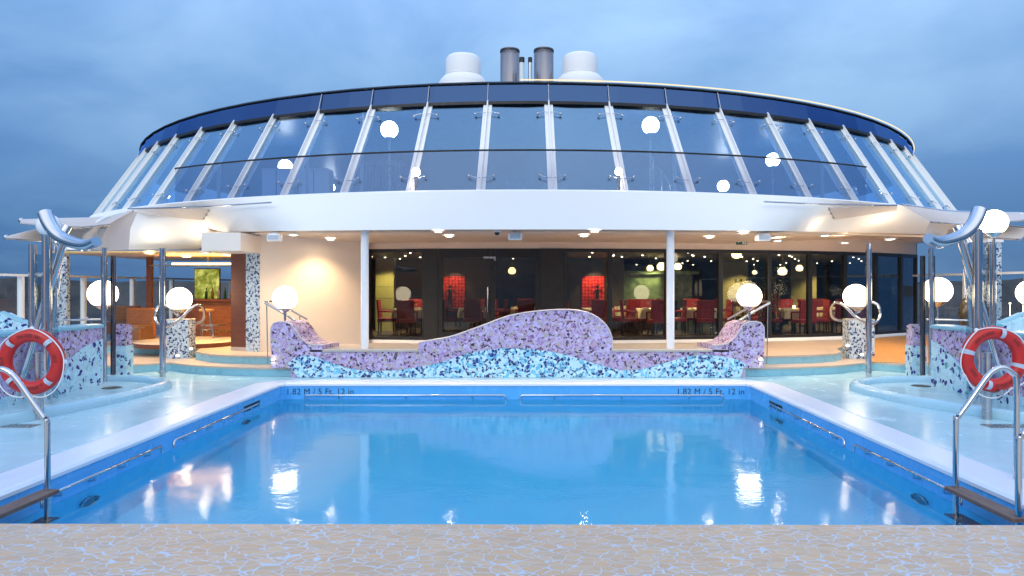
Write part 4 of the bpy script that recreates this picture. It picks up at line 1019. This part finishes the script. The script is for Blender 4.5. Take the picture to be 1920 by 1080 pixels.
# ------------------------------------------------------------------ rails on the pool walls
def prail(A_, B_, inward, lb, posts=4):
    A_, B_ = Vector(A_), Vector(B_); w_ = Vector(inward)*-1
    t = thing('pool_grab_rail', lb, 'handrail', tuple(A_), 'steel grab rails along the pool walls')
    d_ = (B_-A_).normalized()
    pts = [A_+Vector((0,0,-.085)), A_+Vector((0,0,-.02)), A_+d_*.03, B_-d_*.03, B_+Vector((0,0,-.02)), B_+Vector((0,0,-.085))]
    mb = MB(); mb.tube(pts, .016, 10); mb.build('bar', m_chrome, t)
    for k in range(posts):
        u = (k+.5)/posts; p = A_.lerp(B_, u); mb = MB(); mb.tube([p, p+Vector((0,0,-.05)), p+Vector((0,0,-.06))+w_*.07], .011, 8); mb.build('bracket', m_chrome, t)
zr = -.185; yf = PYF-.07
prail((W(572,0,yf).x,yf,zr),(W(948,0,yf).x,yf,zr),(0,-1,0),'long steel rail on the far pool wall, left half',3)
prail((W(976,0,yf).x,yf,zr),(W(1356,0,yf).x,yf,zr),(0,-1,0),'long steel rail on the far pool wall, right half',3)
xl = PXL+.07; xr = PXR-.07; zl = -.14
def yx(px, x): return x*F/(px-VX)
prail((xl,yx(487,xl),zl),(xl,yx(326,xl),zl),(1,0,0),'steel rail on the left pool wall, far length')
prail((xl,yx(304,xl),zl),(xl,5.95,zl),(1,0,0),'steel rail on the left pool wall next to the ladder')
prail((xr,yx(1443,xr),zl),(xr,yx(1583,xr),zl),(-1,0,0),'steel rail on the right pool wall, far length')
prail((xr,yx(1601,xr),zl),(xr,6.02,zl),(-1,0,0),'steel rail on the right pool wall next to the ladder')
for s, lb in ((-1,'dark overflow grille on the left pool wall near the corner'),(1,'dark overflow grille on the right pool wall near the corner')):
    x = PXL+.004 if s < 0 else PXR-.004; y0_, y1_ = (yx(458,x),yx(487,x)) if s < 0 else (yx(1466,x),yx(1443,x))
    y1_ = min(y1_, PYF-CH-.02)
    t = thing('overflow_grille', lb, 'grille', (x,y0_,-.16), 'overflow grilles')
    mb = MB(); mb.box((x-.006,y0_,-.20),(x+.006,y1_,-.12)); mb.build('plate', m_black, t)
    mb = MB()
    for k in range(7):
        yy = lerp(y0_+.03,y1_-.03,k/6); mb.box((x-.009,yy-.006,-.19),(x+.009,yy+.006,-.13))
    mb.build('bars', m_steel, t)
for px, sx_, lb in ((165,-1,'round underwater fitting low on the left pool wall near the ladder'),(460,-1,'round underwater fitting on the left pool wall near the far corner'),(1463,1,'round underwater fitting on the right pool wall near the far corner'),(1727,1,'round underwater fitting low on the right pool wall near the ladder')):
    x = PXL if sx_ < 0 else PXR; y = yx(px, x); t = thing('underwater_fitting', lb, 'pool fitting', (x,y,-.72), 'round underwater fittings')
    mb = MB(); n_ = 24; A_ = [Vector((x-sx_*.02,y+.13*math.cos(2*PI*k/n_),-.72+.13*math.sin(2*PI*k/n_))) for k in range(n_)]; B_ = [p+Vector((sx_*.019,0,0)) for p in A_]
    mb.add(A_+B_, [tuple(range(n_)) if sx_ > 0 else tuple(reversed(range(n_)))]+[(i,(i+1)%n_,n_+(i+1)%n_,n_+i) for i in range(n_)]); mb.build('cover', paint('fitting_teal', (.03,.13,.18), .3), t)
    mb = MB(); mb.tube([p.lerp(Vector((x-sx_*.02,y,-.72)), .0)-Vector((sx_*.004,0,0)) for p in A_], .012, 6, 0, True); mb.build('rim', m_steel, t)
# ------------------------------------------------------------------ depth markings
for px, lb in ((600,'navy depth marking on the far pool wall, left end'),(1332,'navy depth marking on the far pool wall, right end')):
    cu = bpy.data.curves.new('depth_marking', 'FONT'); cu.body = '1.82 M / 5 Ft. 12 in'; cu.size = .150; cu.align_x = 'CENTER'; cu.extrude = .001; cu.space_character = 1.03
    tmp = bpy.data.objects.new('tmp', cu); COL.objects.link(tmp); bpy.context.view_layer.update()
    me = bpy.data.meshes.new_from_object(tmp.evaluated_get(bpy.context.evaluated_depsgraph_get())); bpy.data.objects.remove(tmp); me.name = 'depth_marking'
    o = bpy.data.objects.new('depth_marking', me); COL.objects.link(o); me.materials.clear(); me.materials.append(m_text)
    o.location = (W(px,0,PYF).x, PYF-.004, H-(739.5-VY)/F*PYF); o.rotation_euler = (R(90),0,0)
    tag(o, lb, 'marking', 'depth markings')

# ------------------------------------------------------------------ ship side windscreens
for s in (-1, 1):
    x = -11.0 if s < 0 else 10.9; zt = 1.98 if s < 0 else 2.04
    sd_ = 'port' if s < 0 else 'starboard'
    t = thing('windscreen_fence', 'tall glass windscreen with white posts and top rail along the %s side' % ('left' if s < 0 else 'right'), 'fence', (x,18,0), 'glass windscreens')
    ye = 40 if s < 0 else 19.2
    mb = MB(); mb.box((x-.05,7,zt-.05),(x+.05,ye,zt)); mb.build('top_rail', m_fascia, t)
    mb = MB(); mb.box((x-.03,7,.05),(x+.03,ye,.12)); mb.build('bottom_rail', m_fascia, t)
    y = 8.55
    while y < (39 if s < 0 else 18.8):
        mb = MB(); mb.box((x-.05,y-.035,.0),(x+.06,y+.035,zt-.052)); mb.box((x-s*.06-.05,y-.02,.9),(x-s*.06+.05,y+.02,.96)); mb.build('post', m_fascia, t)
        mb = MB(); mb.box((x-.006,y+.06,.125),(x+.006,y+2.04,zt-.055)); mb.build('glass_panel', m_clear, t)
        y += 2.1
# small harbour lights
m_hl = emis('harbour_light', (1.0,.78,.45), 5.0)
for i in range(14):
    sx_ = -1 if i % 2 else 1; x = sx_*(430+random.random()*520); z = -20+random.random()*24
    mb = MB(); mb.sphere((x,612,z), .9, 8, 6); mb.cyl((x,612,-24.4), .25, z+24.4, 6)
    tag(mb.build('harbour_lamp', m_hl), 'tiny harbour light far off on the %s shore' % ('right' if sx_ > 0 else 'left'), 'lamp', 'harbour lights on the %s shore' % ('right' if sx_ > 0 else 'left'))

# ------------------------------------------------------------------ bar at the left
FZ = .341
p = W(330,0,15.9)
t = thing('round_platform', 'low round tan platform with dark edge in front of the bar', 'platform', (-7.9,16.0,FZ))
mb = MB(); mb.lathe([(.001,.46),(1.12,.46),(1.16,.44)], (-7.9,16.0,0), 48, 0, False); mb.build('top', m_tread, t)
mb = MB(); mb.lathe([(1.16,.44),(1.16,FZ)], (-7.9,16.0,0), 48); mb.build('edge', m_bronze if False else m_wood2, t)
bar = thing('bar_counter', 'brown wooden bar counter with lit front strip behind the steps', 'bar', (-7.3,18.2,FZ))
mb = MB(); mb.prism([(-9.6,18.6),(-8.6,18.0),(-6.9,17.8),(-5.75,17.8),(-5.75,18.5),(-9.4,19.2)], FZ, 1.32); mb.build('front', m_barwood, bar)
mb = MB(); mb.prism([(-9.7,18.5),(-8.65,17.88),(-6.9,17.68),(-5.72,17.68),(-5.72,18.55),(-9.4,19.3)], 1.325, 1.38); mb.build('counter_top', m_wood2, bar)
mb = MB(); mb.tube([(-9.55,18.45,.55),(-8.6,17.86,.55),(-6.9,17.66,.55),(-5.8,17.66,.55)], .022, 8); mb.build('foot_rail', m_brass, bar)
pc_ = W(388,532,19.0); t = thing('foliage_picture', 'square backlit yellow green foliage picture behind the bar', 'picture', tuple(pc_))
M = Mat('foliage_print'); v = M.coord((1,1,1)); nz = M.noise(v, 5, 8, .7, .6)
e = M.n('ShaderNodeEmission'); M.l(M.ramp(nz, [(.3,(.05,.06,.01)),(.5,(.30,.32,.05)),(.65,(.75,.72,.20)),(.8,(.2,.3,.05))]), e.inputs[0]); e.inputs[1].default_value = .75; M.l(e.outputs[0], M.out.inputs[0])
mb = MB(); mb.box((pc_.x-.33,18.98,pc_.z-.42),(pc_.x+.33,19.02,pc_.z+.40)); mb.build('print', M.m, t)
mb = MB(); mb.box((pc_.x-.36,19.021,pc_.z-.45),(pc_.x+.36,19.05,pc_.z+.43)); mb.build('frame', m_wood2, t)
# hanging glass shelf with bottles
sh = thing('bar_shelf', 'hanging shelf with bright lit edge over the bar', 'shelf', (-7.3,18.3,2.2))
mb = MB(); mb.box((-9.0,16.3,2.20),(-6.6,16.7,2.22)); mb.build('shelf_board', m_brass, sh)
mb = MB(); mb.box((-8.45,16.26,2.23),(-6.62,16.29,2.27)); mb.build('light_strip', emis('bar_strip', (1,.72,.28), 5), sh)
ld = bpy.data.lights.new('strip_glow', 'AREA'); ld.shape = 'RECTANGLE'; ld.size = 2.2; ld.size_y = .3; ld.energy = 45; ld.color = (1,.62,.20)
o = bpy.data.objects.new('strip_glow', ld); COL.objects.link(o); o.parent = sh; o.location = Vector((-7.6,16.5,2.235))-sh.location; o.rotation_euler = (PI,0,0)
for x in (-8.8,-7.7,-6.7): mb = MB(); mb.tube([(x,16.5,2.22),(x,16.5,2.46)], .012, 8); mb.build('hanger', m_brass, sh)
m_bot = [paint('bottle_green', (.03,.12,.05), .1, .2), paint('bottle_amber', (.30,.12,.02), .1, .2), paint('bottle_clear', (.5,.5,.45), .1, .1)]
for i in range(16):
    x = -8.7+i*.17; z = 1.38; yy = 18.55
    mb = MB(); mb.lathe([(.001,z),(.035,z),(.035,z+.17),(.014,z+.23),(.014,z+.30),(.001,z+.30)], (x,yy,0), 12)
    tag(mb.build('bottle', m_bot[i%3]), '%s bottle in the row standing on the bar counter' % ('dark green','amber','clear')[i%3], 'bottle', '%s bottles on the bar' % ('dark green','amber','clear')[i%3])
# stools
st = thing('bar_stool', 'tan topped bar stool nearest the cherry wood panel', 'stool', (-6.2,17.0,FZ), 'bar stools')
mb = MB(); mb.lathe([(.001,.80),(.17,.80),(.19,.77),(.17,.73),(.001,.73)], (0,0,0), 24); mb.build('seat', m_brass if False else paint('tan_seat', (.45,.25,.10), .5), st, False)
for a_ in range(4):
    mb = MB(); c_, s_ = math.cos(PI/4+a_*PI/2), math.sin(PI/4+a_*PI/2); mb.tube([(.10*c_,.10*s_,.73),(.19*c_,.19*s_,0)], .012, 8); mb.build('leg', m_chrome, st, False)
mb = MB(); mb.tube([(.155*math.cos(2*PI*k/16),.155*math.sin(2*PI*k/16),.28) for k in range(16)], .009, 6, 0, True); mb.build('foot_ring', m_chrome, st, False)
for x, y, lb in ((-6.95,17.1,'tan topped bar stool right of the left mosaic block'),(-8.1,17.3,'tan topped bar stool behind the left globe'),(-8.9,17.6,'tan topped bar stool at the left end of the bar')): dup(st, (x,y,FZ), .3, lb)
# dark column and low seats of the bar terrace
c = W(281,0,17.3); t = thing('dark_post', 'brown square post holding up the bar ceiling', 'column', (c.x,c.y,FZ))
mb = MB(); mb.box((c.x-.06,c.y-.06,FZ),(c.x+.06,c.y+.06,2.458)); mb.build('shaft', m_wood2, t)
mb = MB(); mb.box((c.x-.09,c.y-.09,FZ),(c.x+.09,c.y+.09,FZ+.06)); mb.build('foot', m_black, t)

m_sofa = paint('brown_leather', (.16,.07,.03), .45, .1)
for i, (px, D, lb) in enumerate(((248,16.2,'brown lounge seat at the far left of the bar terrace'),(225,18.2,'brown lounge seat behind the left shower pier'))):
    p = W(px,0,D); t = thing('lounge_seat', lb, 'seat', (p.x,p.y,FZ), 'lounge seats by the bar')
    mb = MB(); mb.bevbox((p.x-.35,p.y-.3,FZ+.12),(p.x+.35,p.y+.3,FZ+.45), .04); mb.build('seat', m_sofa, t)
    mb = MB(); mb.bevbox((p.x-.35,p.y+.31,FZ+.12),(p.x+.35,p.y+.45,FZ+.85), .04); mb.build('backrest', m_barwood, t)
    for sx_ in (-.3,.3):
        mb = MB(); mb.tube([(p.x+sx_,p.y,FZ+.12),(p.x+sx_,p.y,FZ)], .02, 8); mb.build('leg', m_chrome, t)
for i, (px, D, lb) in enumerate(((400,16.6,'small round steel cafe table in front of the bar'),(245,15.4,'small round steel cafe table by the brown lounge seat'))):
    p = W(px,0,D); t = thing('cafe_table', lb, 'table', (p.x,p.y,FZ), 'small round cafe tables')
    mb = MB(); mb.cyl((p.x,p.y,FZ+.42), .28, .02, 24); mb.build('tabletop', m_steel, t)
    mb = MB(); mb.cyl((p.x,p.y,FZ+.02), .025, .40, 12); mb.cyl((p.x,p.y,FZ), .18, .02, 20); mb.build('pedestal', m_chrome, t)
p = W(1825,590,14.2); t = thing('round_urn', 'large dark round pot behind the right shower wall', 'urn', (p.x,p.y,.17))
mb = MB(); mb.lathe([(.001,.17),(.14,.17),(.17,.6),(.24,.9),(.27,1.15),(.22,1.42),(.12,1.5),(.10,1.46),(.001,1.40)], (p.x,p.y,0), 32); mb.build('body', paint('dark_glazed_clay', (.035,.028,.02), .25, .2), t)
mb = MB(); mb.lathe([(.125,1.49),(.15,1.51),(.13,1.53)], (p.x,p.y,0), 32); mb.build('rim', m_brass, t)

# ------------------------------------------------------------------ restaurant furniture
ch = thing('dining_chair', 'x', 'chair', (0,0,FZ), 'red dining chairs in the restaurant')
mb = MB(); mb.bevbox((-.24,-.24,.38),(.24,.24,.48), .02); mb.build('seat', m_red, ch, False)
mb = MB(); mb.grid([[(-.23+.46*j/6,.22+.05*(i/5)-.03*math.sin(PI*j/6),.49+.50*i/5) for j in range(7)] for i in range(6)], 0, True, -.05); mb.build('backrest', m_red, ch, False)
for a_, b_ in ((-.2,-.2),(.2,-.2),(-.2,.2),(.2,.2)):
    mb = MB(); mb.tube([(a_,b_,.38),(a_*1.05,b_*1.08,0)], [.022,.014], 8); mb.build('leg', m_black, ch, False)
for a_ in (-.25,.25):
    mb = MB(); mb.tube([(a_,-.18,.45),(a_,-.18,.66),(a_,.22,.68)], .022, 8); mb.build('armrest', m_red, ch, False)
tb = thing('dining_table', 'x', 'table', (0,0,FZ), 'laid dining tables in the restaurant')
mb = MB()
rows = []
for i in range(5):
    row = []
    for k in range(33):
        a_ = 2*PI*k/32; sq = 1/max(abs(math.cos(a_)),abs(math.sin(a_)))*.42
        wv = .0 if i < 2 else .018*(i-1)*math.sin(a_*10)
        r_ = (.01 if i == 0 else sq)+wv; z = .75 if i < 2 else .75-.09*(i-1)
        row.append((r_*math.cos(a_), r_*math.sin(a_), z))
    rows.append(row)
mb.grid(rows, 0, True); mb.build('tablecloth', m_cloth, tb, False)
mb = MB(); mb.cyl((0,0,.02), .04, .71, 12); mb.cyl((0,0,0), .25, .025, 20); mb.build('pedestal', m_black, tb, False)
mb = MB()
for a_ in (0, PI): mb.lathe([(.001,.757),(.10,.757),(.12,.77)], (.2*math.cos(a_),.2*math.sin(a_),0), 16)
mb.build('plates', m_white, tb, False)
mb = MB()
for a_ in (.8, 2.4, 4.0, 5.5): mb.lathe([(.03,.753),(.006,.758),(.006,.83),(.035,.86),(.032,.93)], (.2*math.cos(a_),.2*math.sin(a_),0), 10)
mb.build('wine_glasses', m_clear, tb, False)
mb = MB(); mb.lathe([(.001,.755),(.03,.757),(.035,.80),(.03,.83),(.001,.83)], (0,.05,0), 12); mb.build('candle_glass', emis('candle_glow', (1,.75,.35), 7), tb, False)
tables = [(770,19.2),(890,19.5),(985,20.3),(1120,19.6),(1225,19.0),(1310,19.4),(1400,20.6),(1490,19.0),(1560,19.9),(1180,20.8)]
where = ['behind the first left window','behind the left glass door','behind the right glass door','below the right red niche','left of the right white column','right of the right white column','behind the right globe lamp','under the bowl lamp','just left of the right slim pole','deep in the room near the sideboard']
usedt = usedc = False; ci = 0
offs = [(0,-.62,PI,'near side'),(-.66,.0,PI/2,'left side'),(.66,.0,-PI/2,'right side'),(0,.62,0,'far side')]
for ti, (px, D) in enumerate(tables):
    p = W(px,0,D); loc = (p.x,p.y,.351)
    lab = 'small cream laid table '+where[ti]
    if not usedt: tb.location = loc; tb['label'] = lab; usedt = True
    else: dup(tb, loc, 0, lab)
    for dx, dy, rz, sd_ in offs:
        l2 = 'red chair, %s of the table %s' % (sd_, where[ti])
        lc = (p.x+dx,p.y+dy,.351)
        if not usedc: ch.location = lc; ch.rotation_euler = (0,0,rz); ch['label'] = l2; usedc = True
        else: dup(ch, lc, rz+random.uniform(-.15,.15), l2)
# red padded niches with figurines
M = Mat('padded_red_panel_lit'); v = M.coord((1,1,1)); vr = M.n('ShaderNodeTexVoronoi', feature='F1'); vr.inputs['Scale'].default_value = 10; vr.inputs['Randomness'].default_value = .25; M.l(v, vr.inputs['Vector'])
M.pbr(M.mix(M.rng(vr.outputs['Distance'], .25, .6), (.80,.07,.03,1), (.35,.01,.01,1)), .5, 0, M.bump(vr.outputs['Distance'], .6, .03)); m_niche = M.m
for px, lb in ((850,'red padded wall niche seen through the left door'),(1112,'red padded wall niche seen just left of the middle window bar')):
    D = 21.0; p = W(px, 548, D); hw = 21.5/F*D; hh_ = 30/F*D
    t = thing('padded_niche', lb, 'wall niche', (p.x,D,p.z), 'red padded niches')
    mb = MB(); mb.box((p.x-hw,D,p.z-hh_),(p.x+hw,D+.05,p.z+hh_)); mb.build('padding', m_niche, t)
    mb = MB(); mb.box((p.x-hw-.6,D+.052,.36),(p.x+hw+.6,D+.25,2.59)); mb.build('surround', m_darkolive, t)
    mb = MB(); mb.box((p.x-hw-.2,D-.28,p.z-hh_-.04),(p.x+hw+.25,D-.002,p.z-hh_-.002)); mb.build('shelf', m_black, t)
    ld = bpy.data.lights.new('niche_lamp', 'SPOT'); ld.energy = 45; ld.color = (1,.55,.35); ld.spot_size = R(75); ld.spot_blend = .6; ld.shadow_soft_size = .03
    o = bpy.data.objects.new('niche_lamp', ld); COL.objects.link(o); o.parent = t; o.location = (0.05,-.42,hh_+.42); o.rotation_euler = (R(22),0,0)
    f = thing('figurine', 'slim black figurine in front of the %s red niche' % ('left' if px < 1000 else 'right'), 'figurine', (p.x-.08,D-.15,p.z-hh_), 'black figurines')
    if px > 1000: f.location.x = p.x+.12
    q_ = Vector((f.location.x,D-.15,p.z-hh_))
    mb = MB(); mb.lathe([(.07,0),(.07,.03),(.035,.05),(.05,.2),(.07,.35),(.05,.43),(.075,.52),(.055,.58),(.02,.61)], q_, 16); mb.sphere(q_+Vector((0,0,.66)), .05, 14, 10); mb.build('body', m_statue, f)
    for sx_, dz in ((-1,.38),(1,.62)):
        mb = MB(); mb.tube([q_+Vector((sx_*.07,0,.55)), q_+Vector((sx_*.13,-.03,.48)), q_+Vector((sx_*.11,-.07,dz))], [.02,.016,.012], 8); mb.build('arm', m_statue, f)
# ceiling spots inside
sp2 = thing('ceiling_spot', 'tiny bright ceiling spot inside the restaurant', 'ceiling light', (0,0,2.598), 'tiny ceiling spots inside the restaurant')
mb = MB(); mb.lathe([(.055,0),(.055,-.012),(.04,-.016)], (0,0,0), 12); mb.build('ring', m_black, sp2, False)
mb = MB(); mb.lathe([(.001,-.034),(.018,-.03),(.028,-.02),(.03,-.013)], (0,0,0), 12); mb.build('lens', m_spark, sp2, False)
first = True; k = 0
for iy, D in enumerate((17.6,18.8,20.0,21.3,23.0,25.0,27.0)):
    for ix in range(14):
        x = -4.3+ix*1.2+(iy%2)*.5+random.uniform(-.25,.25)
        if x > 7+(D-17.6)*1.0 or (D > 22.3 and x < 2.2): continue
        if random.random() < .15: continue
        loc = (x,D+random.uniform(-.2,.2),2.598)
        if first: sp2.location = loc; first = False; o = sp2
        else: o = dup(sp2, loc, 0)
        k += 1
for px, D, pw, cc2 in ((760,19.3,60,(1,.75,.4)),(960,19.8,45,(1,.72,.4)),(1150,19.2,60,(1,.72,.4)),(1300,19.2,60,(1,.75,.4)),(1480,19.2,60,(1,.75,.4)),(1600,20.2,40,(1,.75,.4)),(1230,20.9,60,(.95,.85,.4)),(722,20.3,45,(1,.85,.35)),(1400,23.3,60,(1,.8,.4)),(1560,23.3,60,(1,.8,.4))):
    p = W(px,0,D); o = dup(sp2, (p.x,p.y,2.598), 0)
    for c_ in list(o.children):
        if c_.type == 'LIGHT': bpy.data.objects.remove(c_)
    downlight(o, pw*2.4, cc2, 120, .7)
# lanterns and shaded lamps inside; one round glow added as a window reflection
for px, py, D, r, lb in ((1219,503,20.0,.10,'square glowing lantern left of the right white column'),(1240,500,21.0,.14,'wide glowing lamp left of the right white column'),(1271,500,21.0,.12,'wide glowing lamp right of the right white column'),(1381,477,18.0,.13,'round yellow glow below the exit sign, added as a reflection in the glass'),
      (1415,511,19.5,.07,'small hanging lamp in the bay right of the right globe'),(1467,509,19.5,.13,'glowing bowl lamp over the plants'),(1499,503,19.5,.10,'small glowing lamp right of the bowl lamp'),(960,508,21.0,.12,'dim hanging lamp seen through the right glass door')):
    p = W(px,py,D); t = thing('pendant_lamp', lb, 'lamp', (p.x,p.y,2.598), 'pendant lamps inside the restaurant')
    mb = MB(); mb.lathe([(r*.5,p.z+r*.9),(r,p.z+r*.2),(r*.9,p.z-r*.5),(r*.4,p.z-r*.8),(.001,p.z-r*.8)], (p.x,p.y,0), 20); mb.build('shade', emis('pendant_glow', (1,.80,.35), 2.4), t)
    mb = MB(); mb.tube([(p.x,p.y,p.z+r*.9),(p.x,p.y,2.598)], .008, 6); mb.build('cable', m_brass, t)
# plants in the right bays
for px, D, h_, lb in ((1425,18.6,1.5,'dark leafy plant in the bay right of the right globe lamp'),(1455,18.9,1.7,'tall dark leafy plant beneath the bowl lamp'),(1395,19.0,1.2,'lower leafy plant behind the right globe lamp')):
    p = W(px,0,D); t = thing('potted_plant', lb, 'plant', (p.x,p.y,.351), 'leafy plants inside the restaurant')
    mb = MB(); mb.lathe([(.001,0),(.14,0),(.19,.34),(.17,.34),(.15,.30)], (p.x,p.y,.351), 20); mb.build('pot', m_black, t)
    mb = MB()
    for k in range(5): a_ = k*1.3; mb.tube([(p.x,p.y,.6),(p.x+.1*math.cos(a_),p.y+.1*math.sin(a_),.6+h_*.5),(p.x+.22*math.cos(a_),p.y+.22*math.sin(a_),.5+h_*.9)], [.015,.01,.006], 6)
    mb.build('stems', m_barwood, t)
    mb = MB()
    for k in range(260):
        a_ = random.random()*2*PI; rr2 = .42*math.sqrt(random.random()); z = .8+h_*random.random(); rr2 *= (1.1-abs((z-.8)/h_-.5))
        c_ = Vector((p.x+rr2*math.cos(a_), p.y+rr2*math.sin(a_), z)); d_ = Vector((math.cos(a_),math.sin(a_),random.uniform(-.6,.5))).normalized(); w_ = d_.cross(Vector((0,0,1))).normalized()
        l_ = .09+.06*random.random(); mb.add([c_, c_+d_*l_*.5+w_*l_*.22, c_+d_*l_, c_+d_*l_*.5-w_*l_*.22], [(0,1,2,3)])
    mb.build('leaves', m_leaf, t)
